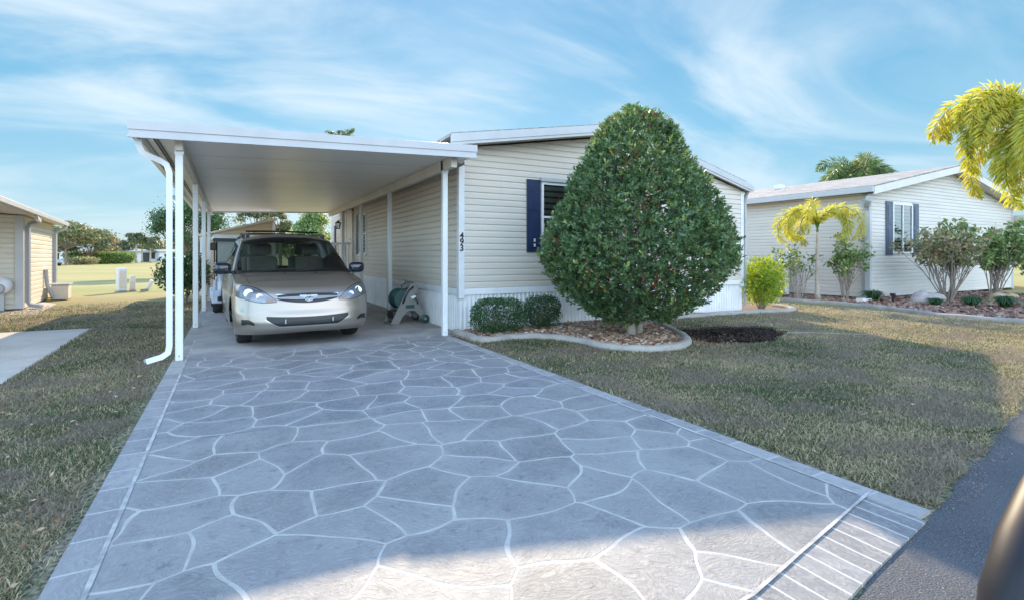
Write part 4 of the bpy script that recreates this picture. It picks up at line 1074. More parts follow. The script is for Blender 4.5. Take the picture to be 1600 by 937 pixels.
# patches lying on the front surface
def surf(u, z, off):
    def P(u_, z_):
        s_ = .5
        for _ in range(14):
            p = lower(u_, 0, s_); s_ = min(1, max(0, s_ + (z_ - p[2]) / .75))
        return Vector(lower(u_, 0, s_))
    p = P(u, z); a = P(min(.999, u + .01), z) - P(max(-.999, u - .01), z); b_ = P(u, z + .01) - P(u, z - .01)
    n = a.cross(b_)
    n = n.normalized() if n.length > 1e-9 else Vector((0, -1, 0))
    if n.y > 0: n = -n
    return p + n * off
def patch(u0, u1, lo, hi, off=.006, nu=26, nz_=6):
    m = MB(); A = [u0 + (u1 - u0) * i / nu for i in range(nu + 1)]
    m.grid(lambda u, k: surf(u, lo(u) + (hi(u) - lo(u)) * k, off), A, [k / nz_ for k in range(nz_ + 1)]); return m
def tri_(x, a, b_, ya, yb): t_ = max(0, min(1, (x - a) / (b_ - a))); return ya + (yb - ya) * t_
# headlights
def hl_hi(u): u = abs(u); return .675 + .215 * math.sin(min(1, (u - .455) / .42) * math.pi / 2) if u > .455 else .675
def hl_lo(u):
    u = abs(u); v = .668 - .010 * math.sin((u - .455) / .5 * math.pi) + .085 * max(0, (u - .62) / .355) ** 1.4
    return min(v, hl_hi(u))
def hl_hi2(u): u_ = abs(u); h = hl_hi(u_); return h - (h - hl_lo(u_)) * .85 * max(0, (u_ - .90) / .075) ** 2
for sg_ in (-1, 1):
    a, b_ = (.455, .975) if sg_ > 0 else (-.975, -.455)
    hh_ = patch(a, b_, hl_lo, hl_hi2, .010, 36, 8).build('headlight', M['lampglass'], van, smooth=50)
    patch(a, b_, hl_lo, hl_hi2, .0025, 36, 8).build('headlight_bowl', simple('headlight_reflector', (.36, .37, .38), .35, .6, .1, 30) if sg_ < 0 else bpy.data.materials['headlight_reflector'], hh_, smooth=50)
    for (uc, zc, r_) in ((.82, .79, .062), (.68, .745, .042)):
        md = MB(); c_ = surf(sg_ * uc, zc, .004); n_ = (surf(sg_ * uc, zc, .02) - surf(sg_ * uc, zc, 0)).normalized()
        n_ = (n_ + Vector((0, -1.2, 0))).normalized(); a_ = n_.cross(Vector((0, 0, 1))).normalized(); b2 = a_.cross(n_)
        rings = [[c_ + (a_ * math.cos(t_) + b2 * math.sin(t_)) * rr + n_ * hh for t_ in [2 * math.pi * i / 20 for i in range(20)]] for rr, hh in ((r_, .003), (r_ * .85, .005), (r_ * .8, -.0), (r_ * .3, -.004))]
        o_ = len(md.v); md.v += [tuple(v) for rr in rings for v in rr]
        md.f += [(o_ + k * 20 + i, o_ + k * 20 + (i + 1) % 20, o_ + (k + 1) * 20 + (i + 1) % 20, o_ + (k + 1) * 20 + i) for k in range(3) for i in range(20)]
        md.f.append(tuple(o_ + 60 + i for i in range(20))); md.build('lamp_reflector', M['chrome'], hh_, smooth=50)
    a2, b2_ = (.50, .60) if sg_ > 0 else (-.60, -.50)
    patch(a2, b2_, lambda u: hl_lo(u) + .006, lambda u: hl_lo(u) + .035, .006, 6, 3).build('turn_signal', simple('amber_lens', (.75, .30, .05), .3) if sg_ < 0 else bpy.data.materials['amber_lens'], hh_)
    # seam round the lamp
    patch(a, b_, lambda u: hl_hi2(u), lambda u: hl_hi2(u) + .010, .004, 36, 1).build('headlight_seam', M['black'], hh_); patch(a, b_, lambda u: hl_lo(u) - .008, lambda u: hl_lo(u), .004, 36, 1).build('headlight_seam', M['black'], hh_)
# grille: dark opening, painted bar, chrome strip, badge
gz0 = lambda u: .640 + .055 * (abs(u) / .43) ** 2.2
gz1 = lambda u: .765 - .010 * (abs(u) / .44) ** 2
gr = patch(-.44, .44, gz0, gz1, .005, 40, 4).build('grille', M['black'], van)
patch(-.46, .46, lambda u: .683 + .022 * (abs(u) / .44) ** 2, lambda u: .733 - .012 * (abs(u) / .44) ** 2, .013, 40, 4).build('grille_bar', M['paint'], gr, smooth=True)
patch(-.46, .46, lambda u: gz1(u) - .002, lambda u: gz1(u) + .011, .011, 40, 2).build('chrome_strip', M['chrome'], gr, smooth=True)
patch(-.13, .13, lambda u: .665 + .045 * abs(u) / .13, lambda u: .745, .018, 12, 3).build('badge_plate', M['rim'], gr)
bd_ = MB(); cy_ = surf(0, .708, .0).y - .035; cz_ = .708
def ell(mb, cx, cz, a, b_, r=.005):
    mb.tube([(cx + a * math.cos(t_), cy_, cz + b_ * math.sin(t_)) for t_ in [2 * math.pi * i / 28 for i in range(29)]], r, 6, cap=False)
MB().lathe([(0, cy_ + .012), (.052, cy_ + .012)], 24, 'y', (0, 0, cz_)).build('badge_backing', M['black'], gr)
ell(bd_, 0, cz_, .062, .041, .0055); ell(bd_, 0, cz_ + .012, .040, .017, .0045); ell(bd_, 0, cz_ - .002, .015, .038, .0045)
bd_.build('oval_badge', M['chrome'], gr, smooth=True)
# lower intake and fog pockets
it = patch(-.60, .60, lambda u: .322 + .098 * max(0, (abs(u) - .42) / .18) ** 1.3, lambda u: .445 + .022 * (abs(u) / .6) ** 2, .005, 44, 4).build('lower_intake', M['black'], van)
m_ = MB()
for k in range(5):
    z_ = .35 + k * .017
    m_.grid(lambda u, q: surf(u, z_ + .004 * q + .018 * (abs(u) / .6) ** 2, .009), [-.50 + i / 40 for i in range(41)], [0, 1])
m_.build('intake_mesh', M['darkgrey'], it)
patch(-.62, .62, lambda u: .304 + .098 * max(0, (abs(u) - .42) / .18) ** 1.3, lambda u: .321 + .098 * max(0, (abs(u) - .42) / .18) ** 1.3, .008, 44, 1).build('intake_lip', M['rim'], it, smooth=True)
for sg_ in (-1, 1):
    m_ = MB().box(sg_ * .33 - .008, sg_ * .33 + .008, -.03, -.02, .36, .42); m_.v = [(v[0], v[1] + surf(sg_ * .33, .39, 0).y + .01, v[2]) for v in m_.v]; m_.build('intake_clip', M['rim'], it)
    a, b_ = (.76, .915) if sg_ > 0 else (-.915, -.76)
    patch(a, b_, lambda u: .345 + .02 * (1 - abs(abs(u) - .84) / .08), lambda u: .425 - .05 * (max(0, (.84 - abs(u)) / .08)) ** 1.5, .006, 14, 3).build('fog_pocket', M['black'], van)
# dark underbody and bumper valance
MB().box(-.86, .86, .42, 4.75, .20, .26).build('underbody', M['black'], van)
patch(-.97, .97, lambda u: .175, lambda u: .205, -.01, 44, 1).build('valance', M['black'], van)
for yc in (.98, 4.01):
    for sgn in (-1, 1):
        m_ = MB(); m_.add([(sgn * .60, yc - .45, .2), (sgn * .60, yc + .45, .2), (sgn * .60, yc + .45, .8), (sgn * .60, yc - .45, .8)], [(0, 1, 2, 3)])
        pts_ = [(yc + .40 * math.cos(math.pi * i / 14), .33 + .40 * math.sin(math.pi * i / 14)) for i in range(15)]
        m_.strip([(sgn * .60, a, b_) for a, b_ in pts_], [(sgn * .93, a, b_) for a, b_ in pts_]); m_.build('wheel_well', M['black'], van)
# hood shut lines
for sgn in (-1, 1):
    A = []; B = []
    for i in range(30):
        v = .012 + i * .0068; uu = sgn * (.80 + .05 * i / 29); p = lower(uu, v, 1); q = lower(uu + sgn * .008, v, 1); A.append((p[0], p[1], p[2] + .003)); B.append((q[0], q[1], q[2] + .003))
    MB().strip(A, B).build('hood_seam', M['black'], van)
m_ = MB()   # side door seams and sill
for sgn in (-1, 1):
    for yy_ in (1.42, 2.48, 3.62):
        A = []; B = []
        for i in range(24):
            s_ = .05 + .95 * i / 23; v = (yy_ - yv(1, 0, s_)) / (yv(1, 1, s_) - yv(1, 0, s_)); p = lower(sgn, v, s_, True); A.append((p[0] + sgn * .003, p[1], p[2])); B.append((p[0] + sgn * .003, p[1] + .008, p[2]))
        m_.strip(A, B)
m_.build('door_seam', M['black'], van)
for sgn in (-1, 1):
    for yy_ in (2.25, 2.65):
        p = lower(sgn, (yy_ - .6) / 4.2, .78, True)
        MB().box(p[0] - .01, p[0] + .025 * (1 if sgn > 0 else -1) + (.0 if sgn > 0 else 0), yy_ - .09, yy_ + .09, .90, .925).build('door_handle', M['paint'], van, bevel=.005)
# wheels
for (x_, y_) in ((-.80, .98), (.80, .98), (-.80, 4.01), (.80, 4.01)):
    sgn = 1 if x_ > 0 else -1
    wh = MB().lathe([(.215, -.09 * sgn), (.27, -.105 * sgn), (.318, -.10 * sgn), (.334, -.07 * sgn), (.335, 0), (.334, .07 * sgn), (.318, .10 * sgn), (.27, .105 * sgn), (.215, .09 * sgn)], 40, 'x', (x_, y_, .335)).build('wheel', M['rubber'], van, smooth=40)
    m_ = MB().lathe([(.216, .088 * sgn), (.20, .075 * sgn), (.195, .02 * sgn), (.0, .02 * sgn)], 36, 'x', (x_, y_, .335))
    for k in range(7):
        a = 2 * math.pi * k / 7; m_.tube([(x_ + .03 * sgn, y_, .335), (x_ + .075 * sgn, y_ + .10 * math.cos(a), .335 + .10 * math.sin(a)), (x_ + .08 * sgn, y_ + .20 * math.cos(a), .335 + .20 * math.sin(a))], [.035, .026, .024], 6)
    m_.lathe([(.045, .06 * sgn), (.03, .09 * sgn), (0, .092 * sgn)], 16, 'x', (x_, y_, .335)); m_.build('rim', M['rim'], wh, smooth=40)
    m_ = MB()
    for k in range(3):
        xx = x_ + (-.045 + .045 * k); m_.lathe([(.3362, -.004), (.3362, .004)], 40, 'x', (xx, y_, .335))
    m_.build('tread_groove', M['black'], wh)
# mirrors
for sgn in (-1, 1):
    m_ = MB(); cx_, cyy, czz = sgn * 1.075, 1.50, 1.125
    for j in range(11):
        b_ = math.pi * j / 10
        for i in range(18):
            a = 2 * math.pi * i / 18
            sx_ = math.copysign(abs(math.sin(b_) * math.cos(a)) ** .6, math.cos(a)); sz_ = math.copysign(abs(math.sin(b_) * math.sin(a)) ** .6, math.sin(a)); m_.v.append((cx_ + .135 * sx_, cyy - .09 * math.cos(b_) + .03 * sgn * sx_ * 0, czz + .095 * sz_))
    m_.f = [(j * 18 + i, j * 18 + (i + 1) % 18, (j + 1) * 18 + (i + 1) % 18, (j + 1) * 18 + i) for j in range(10) for i in range(18)]
    mo = m_.build('side_mirror', simple('mirror_shell_blueblack', (.012, .016, .03), .12, 0, .02, coat=.6) if sgn < 0 else bpy.data.materials['mirror_shell_blueblack'], van, smooth=True)
    MB().tube([(sgn * .90, 1.47, 1.06), (sgn * 1.0, 1.48, 1.07), (sgn * 1.03, 1.49, 1.09)], .028, 8).build('mirror_arm', M['black'], mo)
# roof rails, crossbar, wipers
for sgn in (-1, 1):
    m_ = MB(); pr = [(sgn * .64, 2.25 + i * .24, 0) for i in range(11)]
    zz_ = lambda y: gh(sgn * .84, (y - 2.08) / (4.7 - 2.08), 1)[2]
    m_.tube([(p[0], p[1], zz_(p[1]) + (.012 if i in (0, 10) else .062)) for i, p in enumerate(pr)], .017, 8)
    for yy_ in (2.35, 3.4, 4.5): m_.box(sgn * .64 - .03, sgn * .64 + .03, yy_ - .07, yy_ + .07, zz_(yy_) - .02, zz_(yy_) + .07)
    m_.build('roof_rail', M['black'], van, smooth=40)
MB().tube([(-.64, 2.75, 1.785), (0, 2.75, 1.80), (.64, 2.75, 1.785)], .016, 8).build('crossbar', M['black'], van)
MB().tube([(-.64, 4.1, 1.785), (0, 4.1, 1.80), (.64, 4.1, 1.785)], .016, 8).build('crossbar', M['black'], van)
for x0, x1 in ((-.62, -.05), (-.02, .58)):
    pts_ = []
    for i in range(8):
        x_ = x0 + (x1 - x0) * i / 7; p = gh(x_ / .93, 0, .045 + .010 * i); pts_.append((p[0], p[1] - .03, p[2] + .02))
    MB().tube(pts_, .011, 5).build('wiper', M['black'], van)
for x_ in (-.22, .30):
    m_ = MB(); p = lower(x_, .175, 1); m_.lathe([(.02, 0), (.012, .016), (0, .018)], 8, 'z', (p[0], p[1], p[2])); m_.build('washer_jet', M['black'], van)
# interior
MB().box(-.82, .82, 1.30, 4.8, .45, .55).build('cabin_floor', M['dash'], van)
m_ = MB(); m_.add([(-.84, 1.42, 1.02), (.84, 1.42, 1.02), (.84, 1.86, 1.00), (-.84, 1.86, 1.00), (-.84, 1.95, .6), (.84, 1.95, .6)], [(0, 1, 2, 3), (3, 2, 5, 4)]); m_.build('dashboard', M['dash'], van)
def rbox(x0, x1, y0, y1, z0, z1, rake=0.0):
    m = MB().box(x0, x1, y0, y1, z0, z1); m.v = [(v[0], v[1] + (v[2] - z0) * rake, v[2]) for v in m.v]; return m
for x_, y_ in ((-.40, 2.15), (.40, 2.15), (-.42, 3.15), (.42, 3.15), ):
    st_o = rbox(x_ - .25, x_ + .25, y_ + .02, y_ + .14, .78, 1.32, .2).build('seat', M['beigecloth'], van, bevel=.05)
    rbox(x_ - .25, x_ + .25, y_ - .45, y_ + .08, .66, .80).build('seat_cushion', M['beigecloth'], st_o, bevel=.05)
    rbox(x_ - .14, x_ + .14, y_ + .13, y_ + .22, 1.35, 1.55, .15).build('headrest', M['beigecloth'], st_o, bevel=.04)
m_ = MB(); cw = Vector((.40, 1.92, 1.05)); ax = Vector((0, -.42, .9)).normalized(); e1 = Vector((1, 0, 0)); e2 = ax.cross(e1)
m_.tube([cw + (e1 * math.cos(t_) + e2 * math.sin(t_)) * .185 for t_ in [2 * math.pi * i / 28 for i in range(29)]], .014, 6, cap=False); m_.tube([cw - e1 * .18, cw, cw + e1 * .18], .018, 6)
m_.build('steering_wheel', M['beigecloth'], van, smooth=True)
MB().box(-.11, .11, 1.93, 1.955, 1.53, 1.59).build('rear_view_mirror', M['dash'], van, bevel=.01)

# ================================================================== GOLF CART
GL_W = M['vinylwhite']; M['bluegrey'] = simple('blue_grey_cowl', (.42, .47, .55), .3, 0, .05, coat=.5)
def golf_cart(name, loc, rz_, label):
    t_ = thing(name, loc, label, 'golf cart', rz=rz_); t_['_loc'] = 1
    m = MB(); m.box(-.60, .60, -.05, 1.9, 1.74, 1.80); m.box(-.57, .57, -.02, 1.87, 1.80, 1.83); m.build('roof', M['grey'] if 0 else M['vinylwhite'], t_, bevel=.025)
    MB().box(-.60, .60, -.055, .0, 1.66, 1.745).build('roof_valance', M['darkgrey'], t_, bevel=.01)
    for x_ in (-.52, .52):
        MB().tube([(x_, .32, .85), (x_, .10, 1.3), (x_, .05, 1.76)], .02, 6).build('roof_strut', M['black'], t_)
        MB().tube([(x_, 1.75, .7), (x_, 1.8, 1.76)], .02, 6).build('roof_strut', M['black'], t_)
    m = MB(); prof = [(-.35, .38), (-.38, .55), (-.28, .74), (0.05, .84), (.35, .90), (.42, .60), (.42, .36)]
    m.prism([(a, b_) for a, b_ in prof], -.50, .50, 'x'); m.build('front_cowl', M['bluegrey'], t_, bevel=.05)
    MB().box(-.56, .56, .40, 1.95, .30, .38).build('floor', M['darkgrey'], t_)
    MB().box(-.56, .56, 1.25, 1.95, .38, .70).build('rear_body', M['bluegrey'], t_, bevel=.05)
    MB().box(-.52, .52, .95, 1.45, .70, .80).build('seat', M['beigecloth'], t_, bevel=.03); MB().box(-.52, .52, 1.48, 1.58, .80, 1.18).build('backrest', M['beigecloth'], t_, bevel=.03)
    m = MB(); m.tube([(.2 + .15 * math.cos(a), .62 + .06 * math.sin(a), 1.02 + .14 * math.sin(a)) for a in [2 * math.pi * i / 16 for i in range(17)]], .013, 6, cap=False); m.tube([(.2, .4, .8), (.2, .62, 1.02)], .02, 6); m.build('steering_wheel', M['black'], t_)
    m = MB()
    for a, b_ in ((-.53, .53),): m.add([(a, .31, .88), (b_, .31, .88), (b_, .07, 1.66), (a, .07, 1.66)], [(0, 1, 2, 3)])
    m.build('windshield', M['carglass'], t_)
    for x_ in (-.45, .45): MB().lathe([(0, -.372), (.05, -.365), (.065, -.34)], 14, 'y', (x_ * .8, .02, .62)).build('headlight', M['lampglass'], t_)
    MB().box(-.52, .52, -.40, -.34, .30, .40).build('bumper', M['black'], t_, bevel=.02)
    MB().box(-.66, -.52, -.02, .05, 1.46, 1.64).build('mirror', M['black'], t_, bevel=.02)
    for x_, y_ in ((-.50, .05), (.50, .05), (-.50, 1.65), (.50, 1.65)):
        w_ = MB().lathe([(.12, -.10), (.20, -.10), (.225, -.07), (.225, .07), (.20, .10), (.12, .10)], 24, 'x', (x_, y_, .225)).build('wheel', M['rubber'], t_, smooth=40)
        MB().lathe([(.12, -.06 if x_ < 0 else .06), (.0, -.05 if x_ < 0 else .05)], 16, 'x', (x_, y_, .225)).build('hub', M['rim'], w_)
        MB().prism([(y_ + .29 * math.cos(a), .225 + .29 * math.sin(a)) for a in [math.pi * i / 8 for i in range(9)]], x_ - .13, x_ + .13, 'x').build('fender', M['bluegrey'], t_, bevel=.02)
    return t_
gc = golf_cart('golf_cart', (.22, 14.1, .02), R(3), 'golf cart with pale cowl and white roof behind the minivan')

# ================================================================== HOSE REEL CART
hr = thing('hose_reel_cart', (3.05, 10.12, .024), 'beige and green garden hose reel cart against the white skirting', 'hose reel', rz=R(4)); hr['_loc'] = 1
M['taupe'] = simple('taupe_plastic', (.20, .19, .175), .5); M['greenpl'] = simple('dark_green_plastic', (.015, .055, .05), .45); M['hose'] = simple('teal_garden_hose', (.018, .075, .065), .5)
poly = [(-.36, .02), (-.27, .0), (-.20, .0), (-.13, .13), (-.02, .25), (.12, .25), (.22, .16), (.26, .07), (.36, .07), (.33, .22), (.24, .36), (.18, .55), (.20, .72), (.13, .80), (.04, .76), (-.08, .56), (-.22, .30)]
for y_ in (-.20, .20): MB().prism([(a, b_) for a, b_ in poly], y_ - .02, y_ + .02, 'y').build('side_frame', M['taupe'], hr, bevel=.008)
m_ = MB()
m_.box(-.06, .12, -.226, -.221, .30, .37); m_.build('frame_recess', M['greenpl'], hr, bevel=.01)
m_ = MB(); m_.tube([(.04, -.24, .50), (.13, -.245, .53), (.15, -.245, .53)], [.035, .028, .0], 10, flat=None); m_.build('crank_hub', M['vinylwhite'], hr, smooth=True)
for y_ in (-.17, .17): MB().lathe([(0, y_ - .012), (.19, y_ - .012), (.20, y_), (.19, y_ + .012), (0, y_ + .012)], 28, 'y', (-.08, 0, .48)).build('reel_flange', M['greenpl'], hr, smooth=40)
m_ = MB(); pts_ = []
for i in range(260):
    a = i * .42; k = i / 260; pts_.append((-.08 + (.13 + .03 * (k > .5)) * math.cos(a), -.145 + .29 * abs(((k * 4) % 2) - 1), .48 + (.13 + .03 * (k > .5)) * math.sin(a)))
m_.tube(pts_, .014, 6); m_.build('hose', M['hose'], hr, smooth=True)
MB().lathe([(.10, -.16), (.10, .16)], 20, 'y', (-.08, 0, .48)).build('drum', M['greenpl'], hr, smooth=True)
m_ = MB(); m_.tube([(.02, -.1, .60), (.0, -.16, .70), (-.10, -.18, .66), (-.14, -.18, .74), (-.05, -.19, .80), (-.07, -.19, .86)], .012, 6); m_.tube([(.10, -.22, .72), (.0, -.22, .64), (-.06, -.22, .54), (-.12, -.22, .40)], .02, 6); m_.tube([(.14, -.24, .58), (.13, -.26, .48), (.17, -.26, .44), (.17, -.25, .38)], .012, 6)
m_.build('loose_hose_end', M['black'], hr, smooth=True)
MB().tube([(.13, -.20, .80), (.13, .20, .80)], .022, 8).build('handle', M['taupe'], hr)
MB().box(-.36, -.20, -.18, .18, .0, .03).build('foot_bar', M['taupe'], hr); MB().box(-.30, -.16, -.17, .17, .10, .26).build('storage_tray', M['black'], hr, bevel=.02)
for y_ in (-.25, .25):
    w_ = MB().lathe([(0, y_ - .025), (.07, y_ - .025), (.085, y_ - .015), (.085, y_ + .015), (.07, y_ + .025), (0, y_ + .025)], 20, 'y', (.33, 0, .087)).build('wheel', M['greenpl'], hr, smooth=40)
    MB().lathe([(0, y_ - .030), (.025, y_ - .028)], 12, 'y', (.33, 0, .087)).build('hub', M['rim'], w_)

# ================================================================== FIELD UTILITIES
def up(name, x_, y_, w_, d_, h_, label, mat, rz_=0.3):
    t_ = thing(name, (x_, y_, 0), label, 'utility box', rz=rz_); t_['_loc'] = 1
    MB().box(-w_ / 2, w_ / 2, -d_ / 2, d_ / 2, .06, h_).build('cabinet', mat, t_, bevel=.03)
    MB().box(-w_ / 2 - .02, w_ / 2 + .02, -d_ / 2 - .02, d_ / 2 + .02, 0.0, .059).build('plinth', M['curb'], t_)
    m = MB(); m.box(-w_ * .38, w_ * .38, -d_ / 2 - .012, -d_ / 2 - .002, h_ * .55, h_ * .9); m.box(-w_ * .38, w_ * .38, -d_ / 2 - .012, -d_ / 2 - .002, h_ * .2, h_ * .5); m.build('door_panel', M['soffit'], t_); return t_
up('utility_cabinet', -3.57, 23.7, .27, .30, .90, 'tall cream utility cabinet standing on the sunlit grass', M['post'], .45)
up('utility_pedestal', -3.28, 24.0, .18, .16, .62, 'narrow beige utility pedestal right of the tall cabinet', M['soffit'], .3)
t_ = thing('vent_pipe', (-2.75, 24.0, 0), 'short tilted white pipe sticking out of the grass', 'pipe'); MB().tube([(-2.85, 24.0, .0), (-2.66, 23.95, .42)], .07, 10).build('pipe', M['post'], t_); MB().box(-3.02, -2.78, 23.9, 24.1, 0, .10).build('base', M['curb'], t_)

# ================================================================== PLANTS
def tube_arr(mb, p0, p1, r0, r1, wob=0.0, k=4, rr=random):
    pts = []; 
    for i in range(k + 1):
        t_ = i / k; q = Vector(p0).lerp(Vector(p1), t_); w_ = wob * math.sin(math.pi * t_)
        pts.append(q + Vector((rr.uniform(-w_, w_), rr.uniform(-w_, w_), 0)))
    mb.tube(pts, [r0 + (r1 - r0) * i / k for i in range(k + 1)], 6); return pts
# --- round holly
hx, hy = 5.94, 6.62
hol = thing('holly_tree', (hx, hy, 0), 'big egg-shaped clipped holly full of red berries on two pale trunks', 'tree')
prof = [(.24, .40), (.44, .78), (.62, 1.05), (.85, 1.30), (1.10, 1.50), (1.35, 1.61), (1.65, 1.58), (2.0, 1.43), (2.4, 1.19), (2.8, .96), (3.2, .74), (3.45, .62), (3.62, .46), (3.74, .20)]
pz = np.array([p[0] for p in prof]); pr_ = np.array([p[1] for p in prof])
def holly_pts(n, seed, depth):
    r = np.random.default_rng(seed); z = .26 + 3.55 * r.random(int(n * 2.4)); R_ = np.interp(z, pz, pr_)
    keep = r.random(len(z)) < (R_ + .12) / 1.8; z = z[keep][:n]; R_ = R_[keep][:n]; n = len(z)
    a = r.random(n) * 2 * math.pi
    lump = 1 +   .03 * np.sin(5 * a + 2.1 * z) + .03 * np.sin(9 * a - 4.3 * z + 1) + .03 * np.sin(16 * a + 7 * z) + .02 * np.sin(23 * a - 11 * z)
    # tips of shoots stick out a little
    f = 1 - depth * r.random(n) ** 1.6 + .05 * (r.random(n) ** 6)
    rad = R_ * lump * f; sx_ = 1.0; back = np.where(np.sin(a) > 0, .90, 1.0)
    P = np.stack([rad * np.cos(a) * sx_, rad * np.sin(a) * back, z + .03 * r.normal(size=n)], 1)
    out = unit(np.stack([np.cos(a), np.sin(a), .25 + .5 * (z - 1.3) / 2], 1)); return P, out, f, r
S_, out, f, r = holly_pts(9200, 11, .30); NL = 11
ax = unit(out + r.normal(size=S_.shape) * .45 + np.array([0, 0, .25])); ns = len(S_)
tl = np.tile(np.linspace(0, 1, NL), ns)[:, None] ; SR = np.repeat(S_, NL, 0); AR = np.repeat(ax, NL, 0)
Lsh = np.repeat(.07 + .12 * r.random(ns) ** 2, NL)[:, None]
rd = r.normal(size=SR.shape); rd = unit(rd - AR * (rd * AR).sum(1, keepdims=True))
P = SR + AR * (tl - .6) * Lsh + rd * .022; D = unit(rd * (1.15 - .75 * tl) + AR * (.35 + .8 * tl) + r.normal(size=SR.shape) * .18)
shoot = np.repeat(r.random(ns), NL); young = np.repeat((r.random(ns) < .07 + .28 * np.clip((S_[:, 2] - 2.2) / 1.5, 0, 1)) * 1.0, NL)
dir_r = np.array([math.cos(R(-28)), math.sin(R(-28))]); thin = (P[:, :2] @ dir_r > .55) & (P[:, 2] < 1.35) & (np.repeat(r.random(ns), NL) < .45); keep = ~thin & (P[:, 2] > .22) & ~((np.abs(P[:, 0] + .03) < .26) & (P[:, 2] < .34) & (P[:, 1] < .2))
clump = np.sin(P[:, 0] * 3.1 + 1) * np.sin(P[:, 1] * 3) * np.sin(P[:, 2] * 3.7 + 2)
rnd = np.clip(.18 * r.random(len(P)) + .42 * shoot + .12 * clump + .08 + young * (.25 + .35 * tl[:, 0]) , 0, 1)
V = leaves(P, D, .052 + .026 * r.random(len(P)), .024 + .012 * r.random(len(P)), 12, roll=rd + r.normal(size=SR.shape) * .5)
arrays('foliage', V[keep], 4, M['holly'], hol, rnd[keep])
P, out, f, r = holly_pts(9000, 21, .06)
cl_ = (np.sin(P[:, 0] * 5.1 + 2) * np.sin(P[:, 1] * 4.7 + 1) * np.sin(P[:, 2] * 4.9) > .30) | (r.random(len(P)) < .03); Pb = P[cl_][:420]
Tb = []
for p in Pb:
    for _ in range(3):
        c_ = p + r.normal(size=3) * .018; s_ = .0085; o8 = c_ + s_ * np.array([(1,0,0),(0,1,0),(-1,0,0),(0,-1,0),(0,0,1),(0,0,-1)])
        for a, b_, c2 in ((0,1,4),(1,2,4),(2,3,4),(3,0,4),(1,0,5),(2,1,5),(3,2,5),(0,3,5)): Tb.append((o8[a], o8[b_], o8[c2]))
bo_ = arrays('berries', np.array(Tb), 3, M['berry'], hol); bo_['kind'] = 'stuff'
tk = MB(); random.seed(5)
for (a, b_, lx) in ((-.09, .0, -.55), (.12, .05, .5)):
    k = [(a * .9, b_, .0), (a, b_, .2), (a * 1.3, b_, .45), (a * 2.4, b_ * 2, 1.2), (lx * .6, .1, 2.2)]
    tk.tube(k, [.085, .068, .062, .05, .025], 10)
tk.build('trunk', M['palebark'], hol, smooth=True, local=True)
br = MB()
for i in range(150):
    a = random.random() * 6.283; z0 = random.uniform(.3, 2.6); z1 = z0 + random.uniform(.1, .7); rr = float(np.interp(min(z1, 3.7), pz, pr_)) * random.uniform(.8, .97)
    tube_arr(br, (random.uniform(-.15, .15), random.uniform(-.1, .1), z0), (rr * math.cos(a), rr * math.sin(a) * .9, z1), .016, .005, .06)
br.build('branches', M['bark'], hol, local=True)
def bush(name, loc, rx, ry, z0, z1, n, leafl, mat, label, cat='shrub', boxy=2.5, seed=1, depth=.5, stems=14, stemmat='bark', lobes=.10, group=None, bare=0.0, D_up=.3, par=None, spread=1.0):
    t_ = par or thing(name, loc, label, cat, group)
    r = np.random.default_rng(seed); U = unit(r.normal(size=(n, 3))); p = boxy
    k = (np.abs(U) ** p).sum(1) ** (-1 / p); a = np.arctan2(U[:, 1], U[:, 0])
    lump = 1 + lobes * np.sin(4 * a + seed) * np.sin(3 * U[:, 2] + seed) + lobes * .7 * np.sin(9 * a + 5 * U[:, 2] + seed * 2) + lobes * .4 * np.sin(17 * a - 9 * U[:, 2])
    P = U * (k * lump * (1 - depth * r.random(n) ** 1.5))[:, None] * np.array([rx, ry, (z1 - z0) / 2]); P[:, 2] += (z0 + z1) / 2
    D = unit(U * .6 + r.normal(size=(n, 3)) * .7 + np.array([0, 0, D_up]))
    cl = np.sin(P[:, 0] * 14 / max(rx, .3) * .4 + seed) * np.sin(P[:, 1] * 6 / max(ry, .3)) * np.sin(P[:, 2] * 9)
    rn = np.clip(.25 + .5 * r.random(n) + .22 * cl, 0, 1)
    V = leaves(P, D, leafl * (.75 + .5 * r.random(n)), leafl * .52 * (.8 + .4 * r.random(n)), seed + 5)
    arrays('foliage', V, 4, mat, t_, rn)
    if stems:
        rs = random.Random(seed); m = MB()
        for i in range(stems):
            a = rs.random() * 6.283; q = rs.random() ** .5 * .8 * spread; bx = rs.uniform(-.12, .12) * rx
            tube_arr(m, (bx, rs.uniform(-.1, .1) * ry, 0), (rx * q * math.cos(a), ry * q * math.sin(a), z0 + (z1 - z0) * rs.uniform(.4, .85)), .014, .005, .04, rr=rs)
        m.build('stems', M[stemmat], t_, local=True)
    return t_
bush('clipped_hedge', (4.00, 7.86, .03), .47, .28, .05, .60, 6500, .036, M['boxwood'], 'low boxy clipped hedge shrub at the house corner', boxy=4, seed=3, depth=.35, lobes=.05)
bush('clipped_hedge', (4.98, 8.02, .03), .36, .27, .06, .60, 4200, .036, M['boxwood'], 'smaller rounded hedge shrub between the boxy hedge and the big holly', boxy=3, seed=4, depth=.4, lobes=.08)
bush('lime_shrub', (11.62, 8.35, 0), .62, .45, .18, 1.30, 3600, .085, M['limeleaf'], 'bright lime green shrub at the right corner of the beige house', seed=6, depth=.75, stems=16, stemmat='twig', lobes=.15)
